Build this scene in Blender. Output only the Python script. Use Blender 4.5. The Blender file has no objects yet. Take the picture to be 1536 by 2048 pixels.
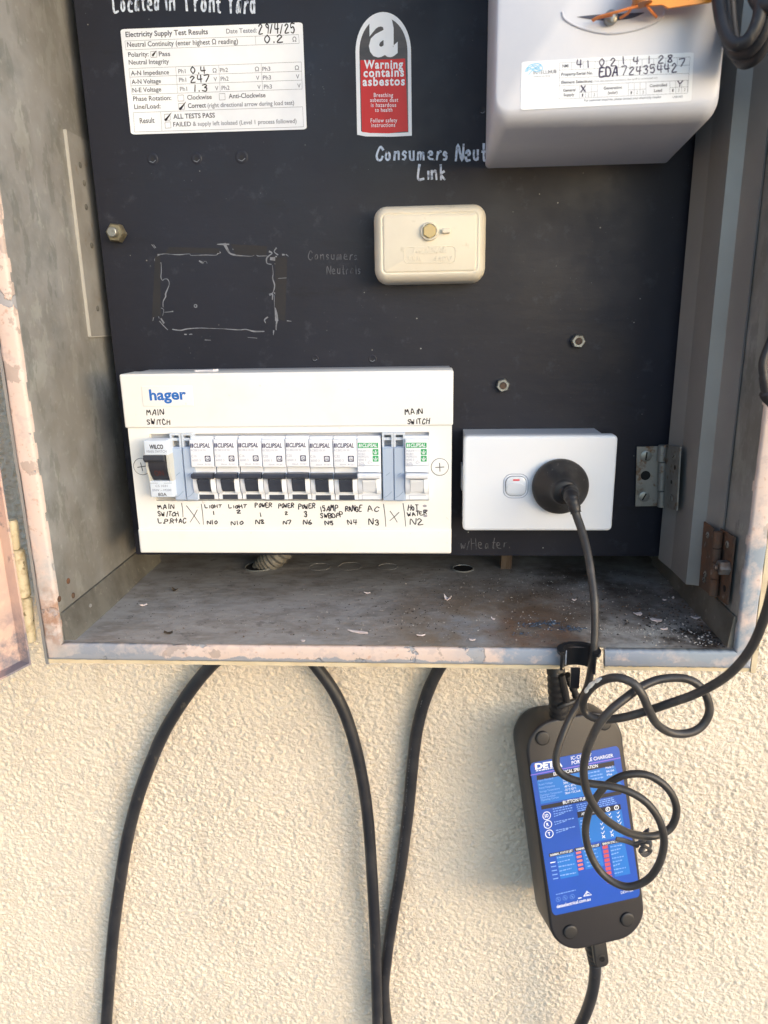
import bpy, math, random
import numpy as np
from mathutils import Vector, Matrix

# ---------------------------------------------------------------- camera, sky, sun, exposure
SC = bpy.context.scene
CAMZ = 1500.0                       # camera height above the ground, mm; the camera stands at x=0, y=0
FPX = 1440.0
ROWS = np.array([[0.998125962, 0.000704269509, 0.0611887934],
                 [0.0588527656, 0.262831101, -0.963045256],
                 [-0.0167605614, 0.964841602, 0.262297097]])     # world axes in camera coordinates
cam_d = bpy.data.cameras.new("camera")
cam_d.sensor_fit = 'HORIZONTAL'; cam_d.sensor_width = 36.0; cam_d.lens = 36.0 * FPX / 1536.0
cam_d.clip_start = 0.01; cam_d.clip_end = 500.0
cam_d.dof.use_dof = True; cam_d.dof.focus_distance = 0.565; cam_d.dof.aperture_fstop = 13.0
cam = bpy.data.objects.new("camera", cam_d); SC.collection.objects.link(cam)
mw = Matrix([list(r) + [0] for r in ROWS] + [[0, 0, 0, 1]])
mw[2][3] = CAMZ / 1000
cam.matrix_world = mw
SC.camera = cam

SUN_EL, SUN_AZ = math.radians(11), math.radians(130)    # azimuth from +Y (behind the wall) towards +X
world = bpy.data.worlds.new("World"); SC.world = world; world.use_nodes = True
wn = world.node_tree
bg = wn.nodes["Background"]; sky = wn.nodes.new("ShaderNodeTexSky")
sky.sky_type = 'NISHITA'; sky.sun_disc = False; sky.sun_elevation = SUN_EL; sky.sun_rotation = SUN_AZ
sky.altitude = 50; sky.air_density = 1.0; sky.dust_density = 1.0; sky.ozone_density = 1.6
wn.links.new(sky.outputs[0], bg.inputs[0]); bg.inputs[1].default_value = 0.15
sun_d = bpy.data.lights.new("sun", 'SUN'); sun_d.energy = 0.8; sun_d.angle = math.radians(60); sun_d.color = (1, .95, .9)
sun = bpy.data.objects.new("sun", sun_d); SC.collection.objects.link(sun)
sdir = Vector((math.sin(SUN_AZ) * math.cos(SUN_EL), math.cos(SUN_AZ) * math.cos(SUN_EL), math.sin(SUN_EL)))
sun.rotation_euler = sdir.to_track_quat('Z', 'Y').to_euler()
sun.location = (3, -2, 6)
vs = SC.view_settings
vs.view_transform = 'Standard'; vs.look = 'None'; vs.gamma = 1.0; vs.use_curve_mapping = False
vs.exposure = 1.47
SC.cycles.use_denoising = True
SC.cycles.max_bounces = 8; SC.cycles.diffuse_bounces = 5
try: SC.cycles.denoising_prefilter = 'ACCURATE'
except Exception: pass

# ---------------------------------------------------------------- helpers
rnd = random.Random(7)
def ray(x, y):
    return ROWS @ np.array([x - 768.0, -(y - 1024.0), -FPX])
def atY(x, y, Y): d = ray(x, y); return d * (Y / d[1])        # all in mm, camera at the origin
def atZ(x, y, Z): d = ray(x, y); return d * (Z / d[2])
def atX(x, y, X): d = ray(x, y); return d * (X / d[0])

class Frame:
    """a plane in the scene: origin o (mm), axes u, v and w (w points out of it); px() says where on it a sight line lands"""
    def __init__(s, o, u=(1, 0, 0), v=(0, 0, 1)):
        s.o = np.array(o, float); s.u = np.array(u, float); s.v = np.array(v, float); s.w = np.cross(s.u, s.v)
    def px(s, x, y, h=0.0):
        d = ray(x, y); t = (s.w @ (s.o + s.w * h)) / (s.w @ d); p = d * t - s.o
        return np.array([s.u @ p, s.v @ p])
    def loc(s, p):
        p = np.array(p, float) - s.o; return np.array([s.u @ p, s.v @ p, s.w @ p])
    def mat(s):
        m = Matrix.Identity(4)
        for i in range(3):
            m[i][0], m[i][1], m[i][2] = s.u[i], s.v[i], s.w[i]
        m[0][3], m[1][3], m[2][3] = s.o[0] / 1000, s.o[1] / 1000, (s.o[2] + CAMZ) / 1000
        return m
def FY(Y, x=0, y=None):            # plane facing the camera at depth Y; origin on the sight line of pixel x, y
    return Frame(atY(x, y, Y) if y is not None else (x, Y, 0))
WORLDF = Frame((0, 0, 0), (1, 0, 0), (0, 1, 0))

def cr(pts, n=6, closed=False):
    """Catmull-Rom through pts"""
    P = [np.array(p, float) for p in pts]
    if len(P) < 3: return P
    out = []
    N = len(P)
    for i in range(N if closed else N - 1):
        if closed: a, b, c, d = P[(i - 1) % N], P[i], P[(i + 1) % N], P[(i + 2) % N]
        else: a, b, c, d = P[max(i - 1, 0)], P[i], P[i + 1], P[min(i + 2, N - 1)]
        for k in range(n):
            t = k / n
            out.append(.5 * (2 * b + (c - a) * t + (2 * a - 5 * b + 4 * c - d) * t * t + (3 * b - a - 3 * c + d) * t ** 3))
    if not closed: out.append(P[-1])
    return out

def rrect(u0, u1, v0, v1, r, n=5):
    r = min(r, (u1 - u0) / 2 - 1e-4, (v1 - v0) / 2 - 1e-4)
    if r <= 0: return [(u0, v0), (u1, v0), (u1, v1), (u0, v1)]
    out = []
    for cx, cy, a0 in ((u1 - r, v0 + r, -90), (u1 - r, v1 - r, 0), (u0 + r, v1 - r, 90), (u0 + r, v0 + r, 180)):
        for k in range(n + 1):
            a = math.radians(a0 + 90 * k / n); out.append((cx + r * math.cos(a), cy + r * math.sin(a)))
    return out
def circ(cu, cv, r, n=24, r2=None):
    r2 = r2 or r
    return [(cu + r * math.cos(2 * math.pi * k / n), cv + r2 * math.sin(2 * math.pi * k / n)) for k in range(n)]

TMPC = bpy.data.curves.new("tmp_text", 'FONT'); TMPO = bpy.data.objects.new("tmp_text", TMPC); SC.collection.objects.link(TMPO)
TMPC.resolution_u = 3
_tcache = {}
def glyphs(s, bold, shear):
    k = (s, bold, shear)
    if k not in _tcache:
        TMPC.body = s; TMPC.offset = bold; TMPC.shear = shear; TMPC.fill_mode = 'FRONT'
        bpy.context.view_layer.update()
        dg = bpy.context.evaluated_depsgraph_get(); e = TMPO.evaluated_get(dg); m = e.to_mesh()
        V = np.array([v.co[:2] for v in m.vertices]) if len(m.vertices) else np.zeros((0, 2)); Fc = [list(p.vertices) for p in m.polygons]
        e.to_mesh_clear(); _tcache[k] = (V, Fc)
    return _tcache[k]

class MB:
    def __init__(s): s.v = []; s.f = []; s.m = []; s.sm = []; s.k = 0.0
    def add(s, V, Fs, mat=0, smooth=False):
        b = len(s.v); s.v += [tuple(map(float, p)) for p in V]
        for f in Fs: s.f.append([i + b for i in f]); s.m.append(mat); s.sm.append(smooth)
    def box(s, u0, u1, v0, v1, w0, w1, mat=0):
        V = [(u0, v0, w0), (u1, v0, w0), (u1, v1, w0), (u0, v1, w0), (u0, v0, w1), (u1, v0, w1), (u1, v1, w1), (u0, v1, w1)]
        s.add(V, [(3, 2, 1, 0), (4, 5, 6, 7), (0, 1, 5, 4), (1, 2, 6, 5), (2, 3, 7, 6), (3, 0, 4, 7)], mat)
    def hexa(s, P, mat=0):
        """8 corner points: bottom ring 0-3, top ring 4-7"""
        s.add(P, [(3, 2, 1, 0), (4, 5, 6, 7), (0, 1, 5, 4), (1, 2, 6, 5), (2, 3, 7, 6), (3, 0, 4, 7)], mat)
    def loft(s, rings, mat=0, cap0=True, cap1=True, smooth=True):
        n = len(rings[0]); V = [p for r in rings for p in r]; F = []
        for i in range(len(rings) - 1):
            for j in range(n):
                k = (j + 1) % n; F.append((i * n + j, i * n + k, (i + 1) * n + k, (i + 1) * n + j))
        if cap0: F.append(tuple(reversed(range(n))))
        if cap1: F.append(tuple((len(rings) - 1) * n + j for j in range(n)))
        s.add(V, F, mat, smooth)
    def rbox(s, u0, u1, v0, v1, w0, w1, r=1.0, bev=.5, mat=0, cap0=True, n=5):
        R = []
        R.append([(a, b, w0) for a, b in rrect(u0, u1, v0, v1, r, n)])
        for t in (0, 30, 60, 90):
            a = math.radians(t); i = bev * (1 - math.cos(a)); w = w1 - bev * (1 - math.sin(a))
            R.append([(x, y, w) for x, y in rrect(u0 + i, u1 - i, v0 + i, v1 - i, max(r - i, .05), n)])
        s.loft(R, mat, cap0)
    def prism(s, pts, w0, w1, mat=0, smooth=False):
        s.loft([[(a, b, w0) for a, b in pts], [(a, b, w1) for a, b in pts]], mat, smooth=smooth)
    def lathe(s, cu, cv, prof, n=32, mat=0, cap0=True, cap1=True):
        s.loft([[(cu + r * math.cos(2 * math.pi * k / n), cv + r * math.sin(2 * math.pi * k / n), w) for k in range(n)] for r, w in prof], mat, cap0, cap1)
    def poly(s, pts, w=0.0, mat=0):
        s.add([(a, b, w) for a, b in pts], [tuple(range(len(pts)))], mat)
    def annulus(s, cu, cv, r0, r1, w, mat=0, n=28):
        V = [(cu + r * math.cos(2 * math.pi * k / n), cv + r * math.sin(2 * math.pi * k / n), w) for r in (r0, r1) for k in range(n)]
        s.add(V, [(k, k + n, (k + 1) % n + n, (k + 1) % n) for k in range(n)], mat)
    def frame(s, O, I, w0, w1, mat=0):
        """a flat plate between two quads (outer O, inner I), lists of 4 (u,v)"""
        V = [(a, b, w1) for a, b in O] + [(a, b, w1) for a, b in I] + [(a, b, w0) for a, b in O] + [(a, b, w0) for a, b in I]
        F = []
        for j in range(4):
            k = (j + 1) % 4
            F += [(j, k, 4 + k, 4 + j), (8 + j, 8 + k, k, j), (4 + j, 4 + k, 12 + k, 12 + j)]
        s.add(V, F, mat)
    def tube(s, P, r, n=10, mat=0, caps=True, flat=1.0, nref=None):
        P = [np.array(p, float) for p in P]; N = len(P)
        R = r if hasattr(r, '__len__') else [r] * N
        T = [P[min(i + 1, N - 1)] - P[max(i - 1, 0)] for i in range(N)]; T = [t / (np.linalg.norm(t) + 1e-9) for t in T]
        a = np.array(nref if nref is not None else (0.31, .22, .93)); a = a - T[0] * (a @ T[0]); a /= np.linalg.norm(a)
        rings = []
        for i in range(N):
            a = a - T[i] * (a @ T[i]); a /= np.linalg.norm(a); b = np.cross(T[i], a)
            rings.append([P[i] + R[i] * (math.cos(2 * math.pi * k / n) * a + flat * math.sin(2 * math.pi * k / n) * b) for k in range(n)])
        s.loft(rings, mat, caps, caps)
    def ribbon(s, P, width, w=0.05, mat=0, ext=True):
        """flat stroke on the plane; each later stroke lies a hair higher"""
        P = [np.array(p[:2], float) for p in P]
        Q = [P[0]]
        for p in P[1:]:
            if np.linalg.norm(p - Q[-1]) > 1e-4: Q.append(p)
        if len(Q) < 2: return
        P = Q; N = len(P)
        W = width if hasattr(width, '__len__') else [width] * N
        if len(W) != N: W = list(np.interp(np.linspace(0, 1, N), np.linspace(0, 1, len(W)), W))
        if ext:
            d = P[0] - P[1]; P[0] = P[0] + d / np.linalg.norm(d) * W[0] * .4
            d = P[-1] - P[-2]; P[-1] = P[-1] + d / np.linalg.norm(d) * W[-1] * .4
        s.k += .0012; w = w + s.k % .06
        V = []
        for i in range(N):
            a = P[min(i + 1, N - 1)] - P[max(i - 1, 0)]; a = a / (np.linalg.norm(a) + 1e-9); nn = np.array([-a[1], a[0]]) * W[i] / 2
            V += [(*(P[i] - nn), w), (*(P[i] + nn), w)]
        s.add(V, [(2 * i, 2 * i + 2, 2 * i + 3, 2 * i + 1) for i in range(N - 1)], mat)
    # -- drawing on a frame by picture position
    def seg(s, F, a, b, wpx, w=.05, mat=0, h=0):
        A, B = F.px(*a, h), F.px(*b, h); sc = np.linalg.norm(B - A) / math.dist(a, b)
        s.ribbon([A, B], wpx * sc, w, mat, ext=False)
    def quad(s, F, pts, w=.03, mat=0, h=0):
        s.k += .0012
        s.poly([F.px(*p, h) for p in pts][::-1], w + s.k % .06, mat)
    def text(s, F, t, p0, p1, cap, mat=0, w=.06, bold=0.0, shear=0.0, h=0, fit=None, depth=None):
        V, Fc = glyphs(t, bold, shear)
        if not len(V): return
        A, B = F.px(*p0, h), F.px(*p1, h); L = np.linalg.norm(B - A); e = (B - A) / L; n = np.array([-e[1], e[0]])
        sc = L / math.dist(p0, p1)
        H, _ = glyphs('H', 0.0, 0.0); hh = H[:, 1].max()
        x0, x1 = V[:, 0].min(), V[:, 0].max()
        sx = L / (x1 - x0)
        if fit: y0 = V[:, 1].min(); sy = cap * sc / (V[:, 1].max() - y0)
        else: y0 = 0; sy = cap * sc / hh
        s.k += .0012; ww = w + s.k % .06
        Q = [A + e * (x - x0) * sx + n * (y - y0) * sy for x, y in V]
        s.add([(q[0], q[1], ww) for q in Q], Fc, mat)
        if depth:
            from collections import Counter
            E = Counter(); D = {}
            for f in Fc:
                for i in range(len(f)):
                    a, b = f[i], f[(i + 1) % len(f)]; E[frozenset((a, b))] += 1; D[frozenset((a, b))] = (a, b)
            V2 = [(q[0], q[1], ww) for q in Q] + [(q[0], q[1], ww - depth) for q in Q]; n0 = len(Q)
            s.add(V2, [(D[k][1], D[k][0], D[k][0] + n0, D[k][1] + n0) for k, c in E.items() if c == 1], mat)
    def hand(s, F, t, p0, p1, hpx, wpx, mat=0, w=.06, h=0, jit=.5):
        """handwriting: strokes of GLY fitted between two baseline points"""
        A, B = F.px(*p0, h), F.px(*p1, h); L = np.linalg.norm(B - A); e = (B - A) / L; n = np.array([-e[1], e[0]]); sc = L / math.dist(p0, p1)
        adv = [GW.get(c, 1.0) for c in t]; tot = sum(adv) - .22
        if len(t) == 1: tot = adv[0] - .22
        cw = L / max(tot, .3); x = 0.0
        for c, a in zip(t, adv):
            if c in GLY:
                jy = rnd.uniform(-.07, .07) * jit; js = 1 + rnd.uniform(-.18, .1) * jit; sl = rnd.uniform(-.12, .22) * jit
                for st in GLY[c].split(';'):
                    pts = [(int(q[0]) / 9 * .78, int(q[1]) / 9) for q in st.split()]
                    pts = [(x + (q[0] + rnd.uniform(-.03, .03) * jit) * (a if a < 1 else 1) * cw / 1.0, (q[1] * js + jy + rnd.uniform(-.03, .03) * jit) * hpx * sc) for q in pts]
                    pts = [A + e * (q[0] + sl * q[1]) + n * q[1] for q in pts]
                    s.ribbon(cr(pts, 4), [wpx * sc * k for k in (rnd.uniform(.9, 1.2), rnd.uniform(.85, 1.05), rnd.uniform(1, 1.3), rnd.uniform(.7, 1.0))], w, mat)
            x += a * cw
    def build(s, name, mats, parent=None, frame=None, crease=35, bevel=None):
        me = bpy.data.meshes.new(name)
        me.from_pydata([(a / 1000, b / 1000, c / 1000) for a, b, c in s.v], [], s.f)
        for m in (mats if isinstance(mats, (list, tuple)) else [mats]): me.materials.append(m)
        me.polygons.foreach_set('material_index', s.m); me.polygons.foreach_set('use_smooth', [True] * len(s.f))
        me.update(); me.validate()
        try: me.set_sharp_from_angle(angle=math.radians(crease))
        except Exception: pass
        o = bpy.data.objects.new(name, me); SC.collection.objects.link(o)
        if parent is not None: o.parent = parent
        elif frame is not None: o.matrix_world = frame.mat()
        return o

def tag(o, label, cat, group=None, kind=None):
    if label: o['label'] = label
    if cat: o['category'] = cat
    if group: o['group'] = group
    if kind: o['kind'] = kind
    return o
def thing(name, label, cat, frame, group=None):
    o = bpy.data.objects.new(name, None); SC.collection.objects.link(o); o.empty_display_size = .02
    o.matrix_world = frame.mat(); return tag(o, label, cat, group)
def dup(root, label, frame):
    r = root.copy(); SC.collection.objects.link(r); r.matrix_world = frame.mat(); r['label'] = label
    for ch in list(root.children):
        c = ch.copy(); SC.collection.objects.link(c); c.parent = r
        for g in ch.children:
            d = g.copy(); SC.collection.objects.link(d); d.parent = c
    return r

GLY = {'A': "00 49 80;23 63", 'B': "00 09 59 77 55 05;55 82 60 00", 'C': "87 59 27 03 20 60 82", 'D': "00 09 59 86 83 50 00",
       'E': "80 00 09 79;05 55", 'F': "00 09 79;05 55", 'G': "87 59 27 03 20 60 84 54", 'H': "00 09;80 89;05 85", 'I': "40 49",
       'K': "00 09;79 04 80", 'L': "09 00 70", 'M': "00 19 44 79 90", 'N': "00 09 80 89", 'O': "49 16 13 40 73 76 49", 'P': "00 09 69 87 65 05",
       'Q': "49 16 13 40 73 76 49;53 90", 'R': "00 09 69 87 65 05;35 80", 'S': "88 59 28 26 64 72 50 11", 'T': "09 89;49 40",
       'U': "09 02 30 62 69", 'W': "09 20 46 60 99", 'X': "00 89;09 80", 'Y': "09 45 89;45 40",
       '0': "49 16 13 40 73 76 49", '1': "40 49", '2': "17 49 77 55 10 80", '3': "18 59 77 45 74 60 11", '4': "19 14 84;69 60",
       '5': "79 19 15 56 73 50 11", '6': "69 25 11 40 72 54 13", '7': "09 89 30", '8': "45 18 49 78 45 11 40 71 45", '9': "75 46 28 49 77 70",
       'a': "65 35 12 20 52 65 60", 'c': "74 35 12 30 70", 'd': "64 25 12 30 62;69 60", 'e': "13 63 55 25 12 30 70", 'i': "45 40",
       'k': "19 10;55 13 60", 'm': "00 05;04 35 40;44 75 80", 'n': "10 15;14 45 65 70", 'o': "35 12 30 61 64 35", 'r': "10 15;13 45 65",
       's': "64 35 13 52 40 10", 't': "39 31 60;15 65", 'u': "15 11 40 61;65 60", 'w': "05 20 44 60 85", 'l': "49 40", '/': "00 69",
       '.': "40 41", '+': "41 48;05 85", ' ': "" }
GLY.pop(' ')
GW = {'I': .6, '1': .55, 'i': .45, 'l': .5, '.': .45, ' ': .7, '/': .7, 't': .8, 'm': 1.15, 'M': 1.15, 'W': 1.15, 'r': .8, 's': .85}

# ---------------------------------------------------------------- materials
def lin(c):
    return tuple(((x / 255) / 12.92 if x / 255 < .04045 else ((x / 255 + .055) / 1.055) ** 2.4) for x in c) + (1,)
class Nt:
    def __init__(s, m): s.t = m.node_tree; s.n = s.t.nodes; s.l = s.t.links
    def new(s, k, **kw):
        n = s.n.new(k)
        for a, b in kw.items():
            if isinstance(b, (int, float, tuple, str, bool)) and a in [i.name for i in n.inputs]: n.inputs[a].default_value = b
            else: setattr(n, a, b)
        return n
    def coord(s, stretch=None, loc=None):
        tc = s.new('ShaderNodeTexCoord').outputs['Object']
        if stretch or loc:
            mp = s.new('ShaderNodeMapping'); s.l.new(tc, mp.inputs[0])
            if stretch: mp.inputs['Scale'].default_value = stretch
            if loc: mp.inputs['Location'].default_value = loc
            return mp.outputs[0]
        return tc
    def noise(s, scale, detail=4, rough=.6, stretch=None, loc=None, dist=0):
        n = s.new('ShaderNodeTexNoise'); n.inputs['Scale'].default_value = scale; n.inputs['Detail'].default_value = detail
        n.inputs['Roughness'].default_value = rough; n.inputs['Distortion'].default_value = dist
        s.l.new(s.coord(stretch, loc), n.inputs['Vector']); return n.outputs[0]
    def voro(s, scale, stretch=None, feature='F1', rand=1.0):
        n = s.new('ShaderNodeTexVoronoi', feature=feature); n.inputs['Scale'].default_value = scale; n.inputs['Randomness'].default_value = rand
        s.l.new(s.coord(stretch), n.inputs['Vector']); return n.outputs[0]
    def rng(s, v, lo, hi, a=0.0, b=1.0):
        n = s.new('ShaderNodeMapRange'); s.l.new(v, n.inputs[0])
        for i, x in enumerate((lo, hi, a, b)): n.inputs[i + 1].default_value = x
        return n.outputs[0]
    def math(s, op, a, b=None):
        n = s.new('ShaderNodeMath', operation=op)
        for i, x in enumerate((a, b)):
            if x is None: continue
            if isinstance(x, (int, float)): n.inputs[i].default_value = x
            else: s.l.new(x, n.inputs[i])
        return n.outputs[0]
    def blob(s, p, r):
        """1 at p (metres, object space), falling to 0 at radius r"""
        n = s.new('ShaderNodeVectorMath', operation='DISTANCE'); s.l.new(s.coord(), n.inputs[0]); n.inputs[1].default_value = p
        return s.rng(n.outputs['Value'], r, 0.0)
    def mix(s, f, a, b):
        n = s.new('ShaderNodeMix', data_type='RGBA')
        if isinstance(f, (int, float)): n.inputs[0].default_value = f
        else: s.l.new(f, n.inputs[0])
        for i, x in ((6, a), (7, b)):
            if isinstance(x, tuple): n.inputs[i].default_value = x
            else: s.l.new(x, n.inputs[i])
        return n.outputs[2]
def M(name, col, rough=.5, metal=0.0, spec=.5, layers=(), bumps=(), rvar=None, coat=0):
    """col sRGB 0-255; layers: (col, noise scale, lo, hi, amount[, stretch]); bumps: (scale, distance mm, detail[, stretch])"""
    m = bpy.data.materials.new(name); m.use_nodes = True; t = Nt(m); b = t.n['Principled BSDF']
    b.inputs['Roughness'].default_value = rough; b.inputs['Metallic'].default_value = metal; b.inputs['Specular IOR Level'].default_value = spec
    if coat: b.inputs['Coat Weight'].default_value = coat
    c = lin(col)
    if not layers: b.inputs['Base Color'].default_value = c
    for i, L in enumerate(layers):
        st = L[5] if len(L) > 5 else None
        f = t.rng(t.noise(L[1], 5, .6, st, (i * 3.1, i * 1.7, i * .9)), L[2], L[3], 0, L[4]); c = t.mix(f, c, lin(L[0]))
    if layers: t.l.new(c, b.inputs['Base Color'])
    if rvar: t.l.new(t.rng(t.noise(rvar[0], 4), .35, .65, rvar[1], rvar[2]), b.inputs['Roughness'])
    prev = None
    for B in bumps:
        n = t.new('ShaderNodeBump'); n.inputs['Distance'].default_value = B[1] / 1000; n.inputs['Strength'].default_value = 1
        t.l.new(t.noise(B[0], B[2], .6, B[3] if len(B) > 3 else None), n.inputs['Height'])
        if prev: t.l.new(prev, n.inputs['Normal'])
        prev = n.outputs[0]
    if prev: t.l.new(prev, b.inputs['Normal'])
    return m

# ---------------------------------------------------------------- the setting
class WB(MB):
    """builder in scene millimetres around an origin"""
    def __init__(s, o): super().__init__(); s.o = np.array(o, float)
    def add(s, V, Fs, mat=0, smooth=False): super().add([tuple(np.array(p, float) - s.o) for p in V], Fs, mat, smooth)

# ground in front of the wall: pale paving that the sun lights
gm = M('pale_paving', (118, 113, 106), .9, layers=[((100, 94, 88), 6, .4, .7, .6)])
b = WB((0, 0, -CAMZ)); 
b.add([(-40000, 602, -CAMZ), (-40000, -40000, -CAMZ), (40000, -40000, -CAMZ), (40000, 602, -CAMZ)], [(0, 1, 2, 3)])
tag(b.build('ground', gm, frame=Frame((0, 0, -CAMZ), (1, 0, 0), (0, 1, 0))), 'pale paved ground in front of the wall', 'ground', kind='structure')

# rendered wall
def wall_material():
    m = bpy.data.materials.new('cream_render'); m.use_nodes = True; t = Nt(m); bs = t.n['Principled BSDF']
    n1 = t.noise(2.2, 4); n2 = t.noise(260, 3); n3 = t.noise(30, 4)
    c = t.mix(t.rng(n1, .35, .7, 0, .6), lin((228, 217, 202)), lin((221, 208, 192)))
    c = t.mix(t.rng(n3, .45, .75, 0, .35), c, lin((239, 228, 210)))
    c = t.mix(t.rng(n2, .6, .8, 0, .35), c, lin((188, 168, 138)))
    c = t.mix(t.rng(t.voro(330), .0, .16, .4, 0), c, lin((150, 128, 98)))  # dark dots paint the shade inside the render's pores
    st = t.math('MULTIPLY', t.rng(t.noise(5, 5, .65, (5, 1, .5)), .56, .7, 0, .5), t.rng(t.noise(3, 2), .4, .6))
    c = t.mix(st, c, lin((198, 180, 156)))
    t.l.new(c, bs.inputs['Base Color']); bs.inputs['Roughness'].default_value = .92; bs.inputs['Specular IOR Level'].default_value = .2
    a = t.noise(180, 4, .55, (1, 1, 1.2), None, .35); d = t.noise(380, 4, .6, None, None, .2)
    e = t.voro(215, (1, 1, 1.15), 'SMOOTH_F1')
    h = t.math('ADD', t.math('MULTIPLY', t.rng(a, .36, .62, 0, 1), .8), t.math('MULTIPLY', d, 1.0))
    h = t.math('ADD', h, t.rng(e, .55, .1, 0, .75))
    h = t.math('MULTIPLY', h, t.rng(t.noise(7, 3), .35, .65, .65, 1.15))
    h = t.math('ADD', h, t.math('MULTIPLY', t.noise(9, 3), 1.6))
    dn = t.new('ShaderNodeDisplacement'); dn.inputs['Midlevel'].default_value = 1.6; dn.inputs['Scale'].default_value = .0020
    t.l.new(h, dn.inputs['Height']); t.l.new(dn.outputs[0], t.n['Material Output'].inputs['Displacement'])
    m.displacement_method = 'BOTH'; return m
WY = 600.0
def build_wall():
    X = np.arange(-560, 441, 1.6); Z = np.arange(-800, 131, 1.6)
    nx, nz = len(X), len(Z)
    V = np.zeros((nz, nx, 3)); V[..., 0] = X[None, :]; V[..., 1] = 0; V[..., 2] = Z[:, None]
    I = np.arange(nx * nz).reshape(nz, nx)
    q = np.stack([I[:-1, :-1], I[:-1, 1:], I[1:, 1:], I[1:, :-1]], -1).reshape(-1, 4)
    cx = (X[:-1] + .8)[None, :].repeat(nz - 1, 0).ravel(); cz = (Z[:-1] + .8)[:, None].repeat(nx - 1, 1).ravel()
    q = q[~((cx > -274) & (cx < 218) & (cz > -232))]
    V = V.reshape(-1, 3); q = q.tolist()
    x0, x1, z0, z1 = X[0], X[-1], Z[0], Z[-1]
    def quad(a, b_, c, d):
        global _V
        n = len(extra) + nx * nz
        extra.extend([(a, 0, c), (b_, 0, c), (b_, 0, d), (a, 0, d)]); q.append([n, n + 1, n + 2, n + 3])
    extra = []
    quad(-6000, x0, -CAMZ, 900); quad(x1, 6000, -CAMZ, 900); quad(x0, x1, -CAMZ, z0)
    quad(x0, -274, z1, 900); quad(218, x1, z1, 900); quad(-274, 218, 340, 900)
    V = np.vstack([V, np.array(extra)]) / 1000
    me = bpy.data.meshes.new('rendered_wall'); me.from_pydata(V.tolist(), [], q); me.update()
    me.polygons.foreach_set('use_smooth', [True] * len(me.polygons)); me.materials.append(wall_material())
    o = bpy.data.objects.new('rendered_wall', me); SC.collection.objects.link(o); o.location = (0, WY / 1000, CAMZ / 1000)
    tag(o, 'cream rough rendered house wall behind and below the open meter box', 'wall')
build_wall()

# ---------------------------------------------------------------- shared materials
def stained(name, base, rough=.6, metal=0., spots=(), layers=(), bumps=(), spec=.5):
    """spots: (position m, radius m, colour, amount, noise scale)"""
    m = bpy.data.materials.new(name); m.use_nodes = True; t = Nt(m); bs = t.n['Principled BSDF']
    bs.inputs['Roughness'].default_value = rough; bs.inputs['Metallic'].default_value = metal; bs.inputs['Specular IOR Level'].default_value = spec
    c = lin(base)
    for i, L in enumerate(layers):
        st = L[5] if len(L) > 5 else None
        c = t.mix(t.rng(t.noise(L[1], 5, .6, st, (i * 3.1, i * 1.7, i * .9)), L[2], L[3], 0, L[4]), c, lin(L[0])) if not isinstance(c, tuple) or True else c
    for i, (p, r, col, amt, ns) in enumerate(spots):
        f = t.math('MULTIPLY', t.rng(t.blob(p, r), 0, .55), t.rng(t.noise(ns, 6, .65, None, (i * 2.3, i, 0)), .38, .62, 0, amt)); c = t.mix(f, c, lin(col))
    if isinstance(c, tuple): bs.inputs['Base Color'].default_value = c
    else: t.l.new(c, bs.inputs['Base Color'])
    prev = None
    for B in bumps:
        n = t.new('ShaderNodeBump'); n.inputs['Distance'].default_value = B[1] / 1000; t.l.new(t.noise(B[0], B[2], .6, B[3] if len(B) > 3 else None), n.inputs['Height'])
        if prev: t.l.new(prev, n.inputs['Normal'])
        prev = n.outputs[0]
    if prev: t.l.new(prev, bs.inputs['Normal'])
    return m
BO = np.array((-27., 586., -240.))
def bp(x, y, z): return tuple((np.array((x, y, z)) - BO) / 1000)
mat_galv = stained('patinated_grey_sheet', (150, 152, 154), .42, .15,
    layers=[((112, 117, 118), 26, .45, .66, .75), ((178, 184, 182), 55, .57, .605, .4, (1, 1, .5)), ((92, 100, 99), 70, .57, .6, .4, (1, 1, .45)), ((116, 112, 104), 9, .4, .6, .6), ((166, 170, 166), 160, .58, .72, .4)], bumps=[(60, .25, 3)])
mat_chan = stained('grey_painted_sheet', (150, 151, 152), .42, .3, layers=[((132, 133, 134), 14, .4, .65, .6), ((150, 150, 148), 240, .66, .74, .5, (1, 1, .25))], bumps=[(40, .12, 2)])
mat_peel = stained('peeling_pink_paint', (208, 190, 182), .65, 0,
    layers=[((212, 198, 194), 60, .48, .66, .6), ((186, 152, 136), 260, .62, .68, .7), ((188, 174, 172), 95, .56, .62, .6), ((150, 138, 132), 38, .60, .61, .6), ((156, 158, 164), 38, .61, .622, .95)],
    spots=[(bp(-262, 465, -200), .075, (178, 176, 176), 1., 60), (bp(-225, 465, -233), .055, (138, 146, 160), 1.3, 40), (bp(120, 465, -230), .11, (142, 152, 168), 1.6, 50),
           (bp(212, 465, -190), .08, (140, 152, 166), 1.4, 45), (bp(-272, 465, -205), .03, (150, 110, 84), .8, 120)], bumps=[(35, .5, 4), (160, .15, 2)])
def worn_edge(m):
    t = Nt(m); bs = t.n['Principled BSDF']; old = bs.inputs['Base Color'].links[0].from_socket
    sx = t.new('ShaderNodeSeparateXYZ'); t.l.new(t.coord(), sx.inputs[0])
    f = t.math('ADD', t.math('MULTIPLY', sx.outputs[2], 1000), t.math('MULTIPLY', t.math('SUBTRACT', t.noise(42, 5, .7), .5), 14))
    t.l.new(t.mix(t.rng(f, 4.9, 4.3, 0, .92), old, lin((146, 152, 164))), bs.inputs['Base Color'])
worn_edge(mat_peel)
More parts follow.
